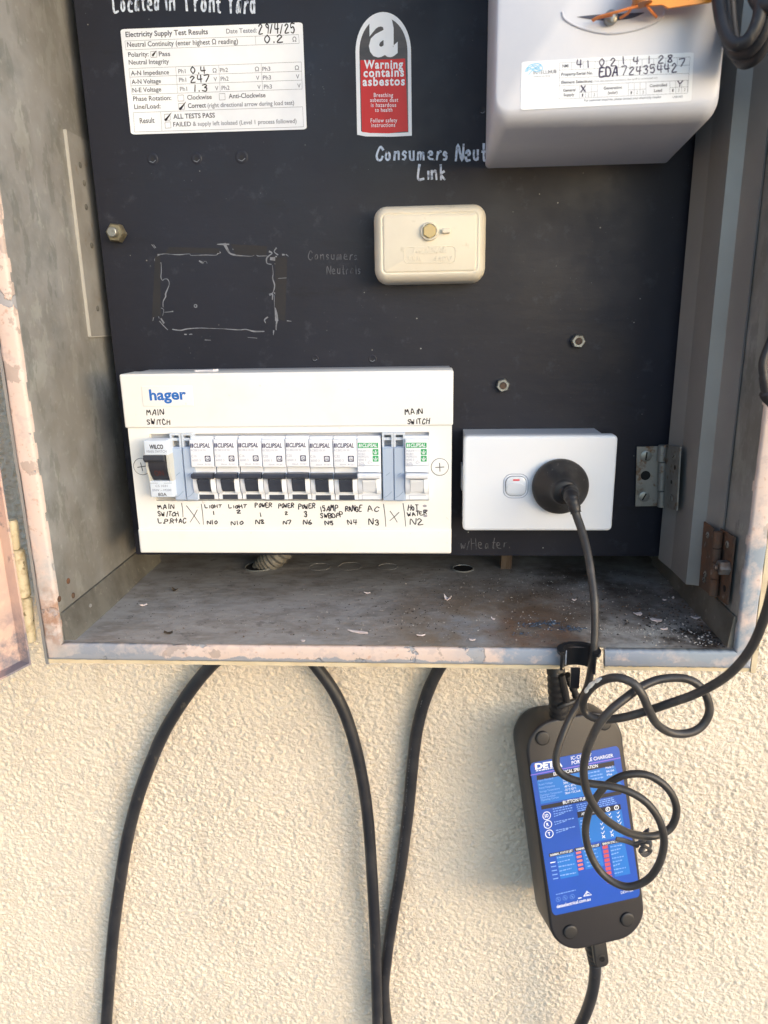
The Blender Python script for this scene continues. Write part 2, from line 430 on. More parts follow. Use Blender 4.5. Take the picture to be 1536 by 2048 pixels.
def raised_flakes(m):
    t = Nt(m); bs = t.n['Principled BSDF']; n = t.new('ShaderNodeBump'); n.inputs['Distance'].default_value = .0007
    t.l.new(t.rng(t.noise(38, 5, .6, None, (12.4, 6.8, 3.6)), .606, .63, 1, 0), n.inputs['Height']); t.l.new(bs.inputs['Normal'].links[0].from_socket, n.inputs['Normal']); t.l.new(n.outputs[0], bs.inputs['Normal'])
raised_flakes(mat_peel)
mat_cream = M('old_cream_paint', (210, 196, 168), .7, layers=[((186, 168, 138), 50, .45, .65, .7), ((120, 100, 80), 120, .66, .72, .7)], bumps=[(80, .4, 4)])
mat_floor = stained('dirty_box_floor', (160, 157, 155), .6, .0,
    layers=[((126, 120, 114), 40, .4, .65, .8, (1, 1.6, 1)), ((168, 166, 166), 120, .52, .7, .7, (.5, 1.6, 1)), ((96, 92, 90), 90, .6, .7, .6), ((150, 148, 146), 420, .66, .74, .6)],
    spots=[(bp(60, 490, -225), .13, (126, 110, 92), .9, 26), (bp(150, 560, -225), .16, (78, 70, 64), 1., 20), (bp(78, 492, -225), .045, (122, 88, 66), .7, 60),
           (bp(28, 495, -225), .035, (150, 158, 168), .5, 60), (bp(148, 482, -225), .05, (176, 174, 170), .9, 70), (bp(90, 540, -225), .05, (100, 80, 64), .6, 60), (bp(195, 485, -225), .03, (52, 44, 38), 1.2, 70)],
    bumps=[(220, .5, 5), (60, .5, 3)])
mat_upst = stained('darkened_upstand', (108, 108, 104), .5, .15, layers=[((84, 82, 78), 40, .4, .6, .8), ((140, 138, 132), 160, .6, .68, .5)])  # whole tone darkened to offset the light its tilted face catches
mat_rust = M('rusty_steel', (90, 74, 64), .8, .2, layers=[((108, 74, 54), 90, .45, .62, .85), ((70, 58, 52), 60, .5, .65, .8), ((140, 134, 128), 140, .6, .68, .6)], bumps=[(200, .3, 4)])
mat_steel = M('dull_zinc_steel', (150, 152, 150), .42, .75, layers=[((104, 98, 90), 130, .5, .66, .7)], bumps=[(200, .1, 3)])
mat_hinge = M('worn_steel_hinge', (142, 142, 140), .5, .55, layers=[((112, 84, 62), 150, .56, .68, .9), ((104, 104, 102), 60, .45, .6, .5)], bumps=[(250, .15, 3)])
mat_dark = M('painted_hole_shade', (20, 20, 22), .9)  # dark colour standing in for the shade inside holes and slots
mat_void = M('dim_back_sheet', (58, 56, 54), .9)

# ---------------------------------------------------------------- meter box
LIPY = 465.0; XL, XR = -265.8, 210.6; ZF = -225.0
BF = Frame(BO, (1, 0, 0), (0, 1, 0))
box = thing('meter_box', 'old grey steel meter box with flaking pink rim, fixed open on the rendered wall', 'meter box', BF)
def strip(prof, path_axis, n, jit, mat, name, mats):
    pass
b = WB(BO)      # side sheets, one mesh per sheet
ZT = 330
b.box(-268, XL, 468, 668, ZF - 2, ZT); b.build('side_wall', mat_galv, box)
b = WB(BO); b.box(XR, XR + 2.2, 468, 668, ZF - 2, ZT); b.build('side_wall', mat_galv, box)
b = WB(BO); b.box(XL, XR, 468, 668, ZT - 2, ZT); b.build('top_sheet', mat_galv, box)
b = WB(BO); b.box(-268, XR + 2, 668, 671, ZF - 3, ZT); b.build('back_sheet', mat_void, box)
b = WB(BO)      # floor, fine enough for a little warp
nx, ny = 60, 26
V = []; Fc = []
for j in range(ny):
    for i in range(nx):
        x = -266 + i * (476.6 / (nx - 1)); y = 466.2 + j * (201 / (ny - 1)); V.append((x, y, ZF + .35 * math.sin(x * .03) * math.sin(y * .05)))
for j in range(ny - 1):
    for i in range(nx - 1): a = j * nx + i; Fc.append((a, a + 1, a + nx + 1, a + nx))
b.add(V, Fc, 0, True); b.build('floor_sheet', mat_floor, box)
# low upstands where the floor meets the sides
b = WB(BO); b.hexa([(-265.5, 469, ZF - 1), (-257, 469, ZF - 1), (-257, 645, ZF - 1), (-265.5, 645, ZF - 1), (-265.5, 469, -203), (-263.6, 469, -203), (-263.6, 645, -203), (-265.5, 645, -203)]); b.build('upstand', mat_upst, box)
b = WB(BO); b.hexa([(206.2, 469, ZF - 1), (210.4, 469, ZF - 1), (210.4, 645, ZF - 1), (206.2, 645, ZF - 1), (208.6, 469, -202), (210.4, 469, -202), (210.4, 645, -202), (208.6, 645, -202)]); b.build('upstand', mat_upst, box)
# the pink rim: bottom in two lengths either side of the cable notch, and the two sides
def rim(name, ends, horiz, inner, outer, mit0, mit1, seed):
    r = random.Random(seed); b = WB(BO); n = 70; rings = []
    w = outer - inner; sg = 1 if w > 0 else -1
    prof = [(inner, LIPY + 5), (inner, LIPY + 1.6), (inner + sg * .5, LIPY + .5), (inner + sg * 1.8, LIPY), (outer - sg * 2.2, LIPY), (outer - sg * .7, LIPY + .6), (outer, LIPY + 2), (outer, LIPY + 6)]
    for k in range(n + 1):
        t = k / n; j1, j2 = r.uniform(-.3, .3), r.uniform(-.35, .35); ring = []
        for q, (a, y) in enumerate(prof):
            p0 = ends[0] + (mit0 * abs(a - inner)); p1 = ends[1] + (mit1 * abs(a - inner)); s_ = p0 + (p1 - p0) * t
            aa = a + (j1 if q < 3 else j2 if q > 4 else 0)
            ring.append((s_, y, aa) if horiz else (aa, y, s_))
        rings.append(ring)
    if horiz: rings = rings[::-1]
    b.loft(rings, 0, True, True); return b.build(name, mat_peel, box, crease=50)
NX0, NX1 = atY(1133, 1315, LIPY)[0], atY(1209, 1320, LIPY)[0]
rim('rim', (XL, NX0), True, -226.0, -239.0, -1, .02, 1)
rim('rim', (NX1, XR), True, -226.6, -239.4, .05, 1, 2)
rim('rim', (-226.0, ZT), False, XL, -278.6, -1, 0, 3)
rim('rim', (-226.6, ZT), False, XR, 222.8, -1, 0, 4)
# cream painted outside of the box
b = WB(BO); b.box(-278.4, -277.2, 470.5, 602, -239, ZT); b.build('outer_side', mat_cream, box)
b = WB(BO); b.box(221.4, 222.6, 470.5, 602, -239, ZT); b.build('outer_side', mat_cream, box)
b = WB(BO); b.box(-277, 84, 470.5, 602, -240.6, -239.4); b.box(132, 221.2, 470.5, 602, -240.6, -239.4); b.box(84, 132, 545, 602, -240.6, -239.4)
b.box(-279, NX0 - 1, 467.2, 470.3, -242.2, -239.3); b.box(NX1 + 1, 223, 467.2, 470.3, -242.4, -239.6); b.build('underside', mat_cream, box)
b = WB(BO); b.box(222.9, 226.5, 466.2, 470, -243, ZT); b.build('outer_edge', mat_cream, box)
b = WB(BO); b.box(-281.2, -278.9, 466.6, 470, -243, ZT); b.build('outer_edge', mat_chan, box)
# bracket plate on the left side
FLW = Frame((XL + .2, 520, 0), (0, 1, 0), (0, 0, 1))
b = WB(BO); b.box(XL + .1, XL + 1.7, 566.5, 640, -11.5, 135.5); br = b.build('bracket_plate', stained('smooth_grey_plate', (142, 142, 140), .5, .1, layers=[((122, 120, 116), 30, .42, .64, .7), ((120, 104, 88), 90, .6, .68, .5)]), box)
b = WB(BO); b.box(XL + .1, XL + 2.3, 565.4, 566.6, -11.5, 135.5); b.box(XL + .1, XL + 1.9, 566.9, 640, -12.1, -11.4); b.build('plate_edge', M('pale_plate_edge', (176, 174, 168), .45), br)  # edge strips coloured paler than the plate
def stud(px, py, X, r, mt, name, parent, h=.9, flat=False):
    p = atX(px, py, X); b = WB(BO); n = 14; rings = []
    sg = 1 if X < 0 else -1
    for rr, hh in ((r, 0), (r, h * .6), (r * .6, h)):
        rings.append([(X + sg * hh, p[1] + sg * rr * math.cos(2 * math.pi * k / n), p[2] + rr * math.sin(2 * math.pi * k / n)) for k in range(n)])
    b.loft(rings); b.build(name, mt, parent)
for x, y in ((160, 330), (168, 366), (172, 414), (183, 491), (195, 617)): stud(x, y, XL + 1.8, 2.2, mat_upst, 'rivet', br)
for x, y in ((136, 1162), (118, 1198), (146, 1191)): stud(x, y, XL + .1, 2.2, mat_rust, 'rivet', box)
stud(249, 1158, -262.8, 2.6, mat_chan, 'rivet', box); stud(180, 1214, -261.5, 2.6, mat_chan, 'rivet', box)
# folded channel down the right side
PL = [(191.5, 581), (196.0, 562), (196.6, 529), (205.6, 526), (208.6, 503)]
PB = [(a + 1.4, y + .5) for a, y in PL][::-1]
def chan_ring(z): return [(x, y, z + (2.5 if i in (0, 9) else 0)) for i, (x, y) in enumerate(PL + PB)]
b = WB(BO); b.loft([chan_ring(-201.5)[::-1], chan_ring(ZT - 4)[::-1]], smooth=True); ch = b.build('inner_channel', mat_chan, box, crease=10)
for x, y in ((1382, 645), (1418, 270)): stud(x, y, 197.5 if y > 500 else 196, 1.9, mat_chan, 'rivet', ch)
# hinge between panel and channel
def plate(F, pts, th, mat, name, parent, world=True):
    b = MB(); P = [F.px(*p) for p in pts]; 
    area = sum(P[i][0] * P[(i + 1) % len(P)][1] - P[(i + 1) % len(P)][0] * P[i][1] for i in range(len(P)))
    if area < 0: P = P[::-1]
    b.prism(P, 0, th)
    V = [F.o + F.u * p[0] + F.v * p[1] + F.w * p[2] for p in b.v]; c = WB(BO); c.v = [tuple(q - BO) for q in V]; c.f, c.m, c.sm = b.f, b.m, b.sm
    return c.build(name, mat, parent)
def cyl(p, q, r, name, mat, parent, n=16, o=None):
    b = WB(BO); p, q = np.array(p), np.array(q); d = (q - p) / np.linalg.norm(q - p)
    b.tube([p, p + d * .4, q - d * .4, q], [r * .86, r, r, r * .86], n); return b.build(name, mat, parent)
def disc_on(F, px, py, r, h, mat, name, parent, slot=None, n=18):
    """screw head on a frame, with a slot cut shown as a dark bar"""
    c = F.px(px, py); b = MB(); b.lathe(c[0], c[1], [(r, 0), (r, h * .6), (r * .8, h)], n, 0)
    if slot is not None:
        s_, c_ = math.sin(slot), math.cos(slot)
        b.add([(c[0] + a * c_ * r * .75 - e * s_ * r * .13, c[1] + a * s_ * r * .75 + e * c_ * r * .13, h + .05) for a, e in ((-1, -1), (1, -1), (1, 1), (-1, 1))], [(0, 1, 2, 3)], 1)
    V = [F.o + F.u * p[0] + F.v * p[1] + F.w * p[2] for p in b.v]; c = WB(BO); c.v = [tuple(q - BO) for q in V]; c.f, c.m, c.sm = b.f, b.m, b.sm
    return c.build(name, [mat, mat_dark], parent)
FH = Frame((190, 584.6, -80)); FR = Frame((191.2, 560, -80), (0, -1, 0), (0, 0, 1)); FR2 = Frame((203.2, 520, -150), (0, -1, 0), (0, 0, 1)); FR3 = Frame((208.0, 500, -150), (0, -1, 0), (0, 0, 1))
hg = plate(FH, [(1273, 893), (1316, 892), (1314, 1011), (1270, 1012)], 1.4, mat_hinge, 'hinge', box)
plate(FR, [(1335, 889), (1363, 894), (1356, 1021), (1331, 1013)], 1.2, mat_hinge, 'hinge_leaf', hg)
for y0, y1, r in ((890, 923, 3.5), (924, 981, 3.3), (982, 1014, 3.5)): cyl(atY(1325.5, y0, 581), atY(1323, y1, 581), r, 'hinge_knuckle', mat_hinge, hg)
FH1 = Frame((190, 583.2, -80)); FR1 = Frame((189.9, 560, -80), (0, -1, 0), (0, 0, 1))
disc_on(FH1, 1292, 912, 4.4, 1.0, mat_steel, 'screw', hg, 1.5); disc_on(FH1, 1288, 993, 4.2, 1.0, mat_steel, 'screw', hg, 1.1)
disc_on(FH1, 1291, 951, 3.9, .05, mat_dark, 'screw_hole', hg)
disc_on(FR1, 1349, 913, 3.0, .8, mat_steel, 'screw', hg, .6); disc_on(FR1, 1343, 997, 3.2, .8, mat_steel, 'screw', hg, 1.4); disc_on(FR1, 1350, 935, 1.8, .3, mat_dark, 'screw_hole', hg); disc_on(FR1, 1343, 964, 1.6, .3, mat_dark, 'screw_hole', hg)
# rusty lower hinge between channel and box
hg2 = plate(FR2, [(1411, 1043), (1430, 1056), (1424, 1190), (1401, 1172)], 1.2, mat_rust, 'rusty_hinge', box)
plate(FR3, [(1444, 1057), (1472, 1074), (1457, 1210), (1436, 1194)], 1.2, mat_rust, 'hinge_leaf', hg2)
for y0, y1 in ((1063, 1096), (1097, 1124), (1125, 1157), (1158, 1191)):
    cyl(atX(1437 - (y0 - 1063) * .085, y0, 203), atX(1437 - (y1 - 1063) * .085, y1, 203), 3.1, 'hinge_knuckle', mat_rust, hg2)
FR2b = Frame((201.9, 520, -150), (0, -1, 0), (0, 0, 1)); FR3b = Frame((206.7, 500, -150), (0, -1, 0), (0, 0, 1))
for x, y in ((1416, 1070), (1411, 1148), (1409, 1160)): disc_on(FR2b, x, y, 2.4, .8, mat_steel, 'screw', hg2, .7)
disc_on(FR3b, 1455, 1089, 2.6, .8, mat_steel, 'screw', hg2, 1.2); disc_on(FR3b, 1449, 1177, 2.4, .3, mat_dark, 'screw_hole', hg2)
c = atX(1441, 1135, 201); b = WB(BO)
hexr = [[(c[0] - h, c[1] - rr * math.cos(math.pi / 3 * k), c[2] + rr * math.sin(math.pi / 3 * k)) for k in range(6)] for rr, h in ((5.2, -5), (5.0, 1.4), (4.4, 2.0))]
b.loft(hexr, smooth=False); b.tube([c + np.array((-2.5, 0, 0)), c + np.array((-4.4, 0, 0))], 2.0, 12); b.build('hex_bolt', M('grimy_bolt', (96, 96, 98), .6, .3, layers=[((84, 64, 52), 150, .45, .6, .8)]), hg2)

# open door, swung out on the left, and its hinge on the outside of the rim
DO = np.array((-297.6, 465., -240.8)); dd = np.array((-6.6, -17.8, 0)); dd /= np.linalg.norm(dd); dn = np.array((dd[1], -dd[0], 0)); dn = -dn if dn[0] < 0 else dn
mat_door = stained('peeling_door_paint', (202, 174, 160), .65, 0, layers=[((176, 150, 146), 16, .42, .6, .9), ((220, 192, 174), 26, .52, .64, .9), ((130, 120, 122), 60, .6, .66, .8)], spots=[((0, 0, 0), .05, (122, 118, 128), 1.6, 50)], bumps=[(35, .6, 4)])
b = WB(DO)
def dq(s0, s1, n0, n1, z0, z1):
    P = []
    for z in (z0, z1):
        for s_, n_ in ((s0, n0), (s1, n0), (s1, n1), (s0, n1)): P.append(DO + dd * s_ + dn * n_ + np.array((0, 0, z)))
    b.hexa(P[:4][::-1] + P[4:][::-1] if np.cross(dd, dn)[2] < 0 else P)
dq(1.6, 420, -1.5, 0, 1.6, 560); dq(0, 1.5, -1.5, 9, 0, 560); dq(1.6, 420, -1.5, 9, 0, 1.5)
do = tag(b.build('door', mat_door, box), None, None); do.location = (DO - BO) / 1000
mat_barrel = M('thick_cream_paint', (204, 194, 168), .55, layers=[((160, 142, 110), 120, .5, .66, .8), ((110, 96, 70), 200, .62, .68, .8)], bumps=[(120, 1.2, 4)])
b = WB(BO)
for x0, y0, x1, y1, r in ((23, 1040, 29, 1098, 4.0), (33, 1099, 47, 1194, 5.4), (50, 1195, 60, 1283, 4.6)):
    p, q = atY(x0, y0, 474), atY(x1, y1, 474); d = (q - p) / np.linalg.norm(q - p); b.tube([p, p + d * 1.2, q - d * 1.2, q], [r * .8, r, r, r * .8], 18)
b.build('hinge_barrel', mat_barrel, box)

# knock-out holes in the floor: flat dark discs painted for the shade inside
for i, (x, y, r) in enumerate(((518, 1133, 13), (926, 1137, 9.5))):
    p = atZ(x, y, ZF + .5); b = WB(BO); b.add([(p[0] + r * math.cos(a * math.pi / 16), p[1] + r * math.sin(a * math.pi / 16), ZF + .55) for a in range(32)], [tuple(range(32))], 0)
    b.tube([(p[0] + r * math.cos(a * math.pi / 16), p[1] + r * math.sin(a * math.pi / 16), ZF + .6) for a in range(33)], .7, 6, 1); b.build('knockout_hole', [mat_dark, mat_galv], box)
for x, y, r in ((640, 1133, 10), (700, 1132, 11), (775, 1133, 9)):
    p = atZ(x, y, ZF + .3); b = WB(BO); b.tube([(p[0] + r * math.cos(a * math.pi / 16), p[1] + r * math.sin(a * math.pi / 16), ZF + .05) for a in range(33)], .22, 6, 0); b.build('knockout_ring', mat_floor, box)

# ---------------------------------------------------------------- the black panel, what is written and scraped on it
PY = 586.0
PF = FY(PY, 800, 1000)
def panel_material():
    m = bpy.data.materials.new('black_panel_paint'); m.use_nodes = True; t = Nt(m); bs = t.n['Principled BSDF']
    c = t.mix(t.rng(t.noise(7, 5), .38, .66, 0, .8), lin((33, 36, 49)), lin((27, 29, 39)))
    c = t.mix(t.rng(t.noise(60, 6, .7), .58, .72, 0, .35), c, lin((70, 74, 86)))
    c = t.mix(t.rng(t.noise(40, 6, .75, (.18, 1, 1)), .60, .68, 0, .4), c, lin((24, 24, 27)))
    spk = t.math('MULTIPLY', t.rng(t.voro(75), .022, .05, 1, 0), t.rng(t.noise(11, 2), .45, .6))
    c = t.mix(t.math('MULTIPLY', spk, .85), c, lin((178, 176, 172)))
    spk2 = t.math('MULTIPLY', t.rng(t.voro(260), .04, .085, 1, 0), t.rng(t.noise(26, 3), .54, .66))
    c = t.mix(t.math('MULTIPLY', spk2, .5), c, lin((150, 150, 152)))
    t.l.new(c, bs.inputs['Base Color']); bs.inputs['Specular IOR Level'].default_value = .35
    t.l.new(t.rng(t.noise(22, 5), .3, .7, .36, .56), bs.inputs['Roughness'])
    n = t.new('ShaderNodeBump'); n.inputs['Distance'].default_value = .0003; t.l.new(t.noise(70, 5, .6, (.35, 1, 1)), n.inputs['Height']); t.l.new(n.outputs[0], bs.inputs['Normal'])
    return m
mat_panel = panel_material()
mat_chalk = M('white_paint_pen', (202, 214, 232), .7, layers=[((112, 122, 146), 330, .5, .64, .9)])
mat_faint = M('faint_old_pencil', (92, 94, 102), .8, layers=[((50, 51, 58), 180, .45, .6, .9)])
mat_scrape = M('bare_grey_scrape', (118, 123, 134), .7, layers=[((80, 84, 92), 200, .45, .65, .8)])
mat_gouge = M('sooty_ghost_mark', (30, 31, 37), .7, layers=[((37, 35, 38), 60, .5, .7, .7)])
pn = thing('equipment_panel', 'black painted switchboard panel carrying the switches inside the meter box', 'panel', PF)
b = MB()
x0, x1 = -256.0 - PF.o[0], 194.6 - PF.o[0]; z0, z1 = -198.3 - PF.o[2], 326 - PF.o[2]
b.rbox(x0, x1, z0, z1, -8, 0, .5, .5, 0)
# ghost of a removed fitting: torn paint outline
S = lambda *p: [(290 + x / 4.955, 470 + y / 4.955) for x, y in p]
def mark(pts, wp, mat=1, w=.03, n=4):
    P = [PF.px(*p) for p in pts]; b.ribbon(cr(P, n), [k / 4.955 * .36 for k in (wp if hasattr(wp, '__len__') else [wp])] if hasattr(wp, '__len__') else wp / 4.955 * .36, w, mat)
for pts, wd in ((((130, 195), (200, 187), (260, 192), (345, 195), (440, 187), (460, 202), (600, 198), (700, 200), (720, 185), (740, 172)), (14, 4, 5, 10, 4, 6, 9, 4, 10, 22)),
                (((715, 92), (770, 92), (830, 92)), (5, 18, 14)), (((790, 95), (815, 140), (840, 180), (890, 198), (980, 207), (1070, 207), (1095, 165)), (32, 26, 16, 18, 6, 4, 12)),
                (((1110, 175), (1115, 207), (1200, 207), (1225, 215)), (8, 8, 5, 8)), (((875, 140), (920, 135)), (16, 22)), (((965, 140), (975, 165)), (24, 22)),
                (((1235, 165), (1260, 180), (1230, 205), (1205, 235), (1210, 280), (1250, 290)), (20, 10, 12, 16, 10, 10)), (((1250, 235), (1290, 235), (1300, 210)), (30, 40, 10)),
                (((1300, 130), (1280, 165), (1315, 195)), (16, 8, 14)), (((1365, 195), (1380, 195)), (18, 14)), (((1400, 195), (1420, 210)), (14, 5)),
                (((155, 190), (115, 215), (95, 250), (130, 278), (160, 275)), (10, 6, 5, 8, 5)), (((160, 280), (162, 360), (158, 420), (175, 450), (190, 437), (225, 440), (240, 490), (205, 580), (205, 610), (180, 660), (180, 715)), (4, 9, 10, 8, 6, 10, 8, 16, 14, 10, 6)),
                (((150, 720), (185, 740), (175, 800)), (6, 6, 5)), (((195, 765), (245, 762), (275, 757)), (5, 6, 16)), (((110, 810), (130, 800), (140, 825)), (4, 6, 5)), (((85, 815), (78, 850)), (10, 5)),
                (((145, 855), (185, 900), (225, 940)), (10, 9, 6)), (((160, 830), (185, 870)), (14, 20)), (((275, 935), (350, 945), (420, 930), (540, 922), (640, 925), (780, 930), (930, 940), (1000, 935), (1080, 955), (1180, 955)), (12, 14, 12, 8, 5, 6, 12, 8, 18, 10)),
                (((1262, 300), (1270, 380), (1265, 430), (1285, 500), (1268, 570), (1240, 590)), (4, 5, 14, 14, 8, 26)), (((1265, 590), (1262, 640)), (16, 8)), (((1285, 575), (1298, 590)), (18, 14)), (((1280, 600), (1283, 720)), (6, 5)),
                (((1290, 725), (1300, 780), (1305, 840)), (12, 30, 36)), (((1310, 830), (1300, 900), (1300, 940)), (20, 14, 9)), (((1275, 950), (1272, 990)), (16, 6)), (((1215, 815), (1185, 840), (1195, 870)), (16, 14, 8)),
                (((540, 258), (570, 275), (580, 270)), (14, 22, 6)), (((585, 262), (605, 262), (615, 280)), (6, 6, 5)), (((68, 95), (95, 130)), (8, 6)), (((85, 95), (105, 125)), (5, 8)), (((1020, 1015), (1110, 1022)), (5, 5)), (((395, 985), (410, 985)), (14, 12)), (((440, 985), (465, 983)), (10, 12)), (((595, 1040), (650, 1042)), (8, 6)), (((1410, 850), (1450, 855)), (10, 5)), (((1320, 430), (1400, 425)), (4, 5))):
    mark(S(*pts), wd, 1)
p = PF.px(*S((501, 703))[0]); b.annulus(p[0], p[1], .7, 1.5, .09, 1, 12)
# sooty edges left by the fitting
for q in (((100, 210), (150, 210), (160, 800), (70, 820)), ((1290, 220), (1410, 220), (1390, 850), (1330, 840), (1290, 700)), ((240, 120), (740, 130), (740, 180), (200, 178)), ((850, 90), (1210, 110), (1200, 200), (900, 195))):
    b.quad(PF, S(*q), .012, 2)
# old screw holes with raised lips
for x, y, r in ((305, 318, 3.4), (393, 317, 3.2), (483, 314, 3.8), (630, 717, 2.2), (745, 718, 2.6), (965, 222, 2.0)):
    c = PF.px(x, y); n = 18
    b.lathe(c[0], c[1], [(r * 1.3, 0), (r * 1.1, .35), (r * .8, .3), (r * .45, .1)], n, 0, False, True); b.poly(circ(c[0], c[1] - .3, r * .42, 12), .16, 2)
    b.ribbon([c + np.array((-r * .6, -r * .5)), c + np.array((r * .1, -r * .75)), c + np.array((r * .7, -r * .3))], .5, .4, 1)
b.build('board', [mat_panel, mat_scrape, mat_gouge], pn)
b = MB()
b.hand(PF, 'Consumers', (753, 319), (897, 318), 26, 4.0, jit=.6); b.hand(PF, 'Neut', (912, 321), (974, 320), 29, 4.4, jit=.6); b.hand(PF, 'Link', (836, 358), (894, 359), 26, 4.4, jit=.6)
b.build('white_handwriting', mat_chalk, pn); b = MB()
b.hand(PF, 'Located', (228, 22), (320, 20), 30, 4.0, jit=.5); b.hand(PF, 'in', (331, 20), (352, 20), 28, 3.8); b.hand(PF, 'Front', (374, 22), (443, 24), 34, 4.0); b.hand(PF, 'Yard', (456, 26), (513, 27), 36, 4.0)
b.build('white_handwriting', mat_chalk, pn)
b = MB()
b.hand(PF, 'Consumers', (617, 519), (716, 519), 16, 1.8); b.hand(PF, 'Neutrals', (654, 548), (722, 547), 16, 1.8); b.build('faint_handwriting', mat_faint, pn); b = MB()
b.hand(PF, 'w/Heater.', (921, 1098), (1020, 1095), 21, 1.5, jit=.9)
b.build('faint_handwriting', mat_faint, pn)
def nut(x, y, r, bolt, mat=mat_steel):
    p = PF.px(x, y); b = MB(); a0 = rnd.uniform(0, 1)
    hx = lambda rr: [(p[0] + rr * math.sin(a0 + math.pi / 3 * k) * -1, p[1] + rr * math.cos(a0 + math.pi / 3 * k)) for k in range(6)]
    b.loft([[(u, v, w) for u, v in hx(rr)] for rr, w in ((r, 0), (r, r * .75), (r * .86, r * .95))], 0, smooth=False)
    o = b.build('hex_nut', mat, pn)
    b = MB(); b.lathe(p[0], p[1], [(r * .5, .2), (r * .5, bolt), (r * .42, bolt + .5)], 16, 0); b.build('bolt_end', mat_steel if bolt > 8 else mat_rust, o)
nut(236, 467, 7.4, 12, M('brassy_zinc', (138, 132, 112), .45, .6, layers=[((90, 84, 70), 150, .45, .65, .7)]))
nut(1155, 682, 5.6, 5.6); nut(1005, 770, 5.6, 5.6)

# ---------------------------------------------------------------- stickers
mat_paper = M('white_label_film', (236, 241, 248), .45, layers=[((206, 213, 226), 12, .4, .7, .7)])
mat_print = M('grey_print', (66, 70, 84), .6); mat_fine = M('fine_grey_print', (112, 120, 136), .6); mat_ink = M('black_marker_ink', (30, 26, 38), .5)
C = lambda x, y: (220 + x / 3.746, 30 + y / 3.746)
SF = FY(PY - .4, 427, 156)
b = MB()
c4 = [SF.px(*p) for p in ((262, 269), (613.5, 258.5), (605, 44.5), (240.5, 58.5))]
O2 = (c4[0] + c4[2]) / 2
# rounded sheet through the four corners
w_, h_ = np.linalg.norm(c4[1] - c4[0]), np.linalg.norm(c4[3] - c4[0])
sheet = []
for u, v in rrect(0, 1, 0, 1, .022, 4):
    sheet.append(c4[0] * (1 - u) * (1 - v) + c4[1] * u * (1 - v) + c4[2] * u * v + c4[3] * (1 - u) * v)
b.prism(sheet, -.35, .0, 0)
T = lambda t, a, c, cap, m=1, bold=.012, **k: b.text(SF, t, C(*a), C(*c), cap / 3.746, m, .06, bold, **k)
Ln = lambda a, c, w=2.2, m=2: b.seg(SF, C(*a), C(*c), w / 3.746, .05, m)
Hn = lambda t, a, c, h, w=8: b.hand(SF, t, C(*a), C(*c), h / 3.746, w / 3.746, 3, .08)
def Bx(a, c, w=2.4, m=1):
    (xa, ya), (xc, yc) = a, c
    for p, q in (((xa, ya), (xc, ya - 2)), ((xc, ya - 2), (xc + 2, yc - 2)), ((xc + 2, yc - 2), (xa + 2, yc)), ((xa + 2, yc), (xa, ya))): Ln(p, q, w, m)
def tick(x, y, s=1.0): b.ribbon(cr([SF.px(*C(x + q[0] * s, y + q[1] * s)) for q in ((-14, 8), (-10, 18), (-4, 12), (16, -14), (34, -38))], 4), [.35, 1.3, 1.6, .9, .2], .08, 3)
T('Electricity Supply Test Results', (118, 165), (735, 143), 33, bold=.02); T('Date Tested:', (872, 139), (1100, 131), 30, 2)
Hn('29/4/25', (1112, 140), (1388, 134), 62, 8.5); Hn('0.2', (1155, 211), (1298, 205), 50, 8.5)
for a, c in (((112, 195), (1412, 147)), ((1412, 147), (1418, 212)), ((1418, 212), (120, 262)), ((120, 262), (112, 195)), ((1088, 158), (1093, 224))): Ln(a, c)
T('Neutral Continuity (enter highest Ω reading)', (130, 240), (960, 214), 32); T('Ω', (1368, 200), (1397, 199), 30, 2)
T('Polarity:', (138, 315), (290, 309), 30); Bx((305, 274), (350, 318)); tick(326, 292, .6); T('Pass', (367, 309), (452, 307), 30); T('Neutral Integrity', (142, 372), (443, 364), 30)
for a, c in (((142, 402), (1433, 352)), ((148, 466), (1436, 421)), ((155, 531), (1440, 488)), ((165, 598), (1440, 555)), ((142, 402), (165, 598)), ((492, 390), (508, 587)), ((815, 378), (826, 575)), ((1132, 366), (1144, 565)), ((1433, 352), (1440, 555))): Ln(a, c)
T('A-N Impedance', (158, 453), (443, 444), 29); T('A-N Voltage', (163, 518), (383, 510), 29); T('N-E Voltage', (170, 581), (385, 572), 29)
for i, (y, x) in enumerate(((437, 513), (502, 518), (570, 525))):
    T('Ph1', (x, y), (x + 54, y - 1), 27, 2); T('Ph2', (x + 312, y - 8), (x + 372, y - 10), 27, 2); T('Ph3', (x + 629, y - 17), (x + 689, y - 19), 27, 2)
    for dx, dy in ((257, -5), (574, -15), (873, -25)): T('Ω' if i == 0 else 'V', (x + dx + i * 3, y + dy), (x + dx + 30 - (5 if i else 0) + i * 3, y + dy - 1), 27, 2)
Hn('0.4', (605, 440), (720, 436), 44); Hn('247', (602, 505), (748, 500), 44); Hn('1.3', (625, 572), (735, 570), 42)
T('Phase Rotation:', (175, 645), (460, 637), 30); Bx((508, 601), (552, 646)); T('Clockwise', (580, 635), (763, 629), 30); Bx((818, 590), (861, 637)); T('Anti-Clockwise', (890, 625), (1166, 616), 30)
T('Line/Load:', (183, 705), (380, 699), 30); Bx((515, 663), (557, 708)); tick(535, 688); T('Correct', (585, 697), (720, 692), 30, bold=.02); T('(right directional arrow during load test)', (732, 693), (1380, 672), 28, 2)
for a, c in (((175, 732), (1443, 688)), ((1443, 688), (1450, 838)), ((1450, 838), (185, 877)), ((185, 877), (175, 732)), ((380, 725), (390, 870))): Ln(a, c)
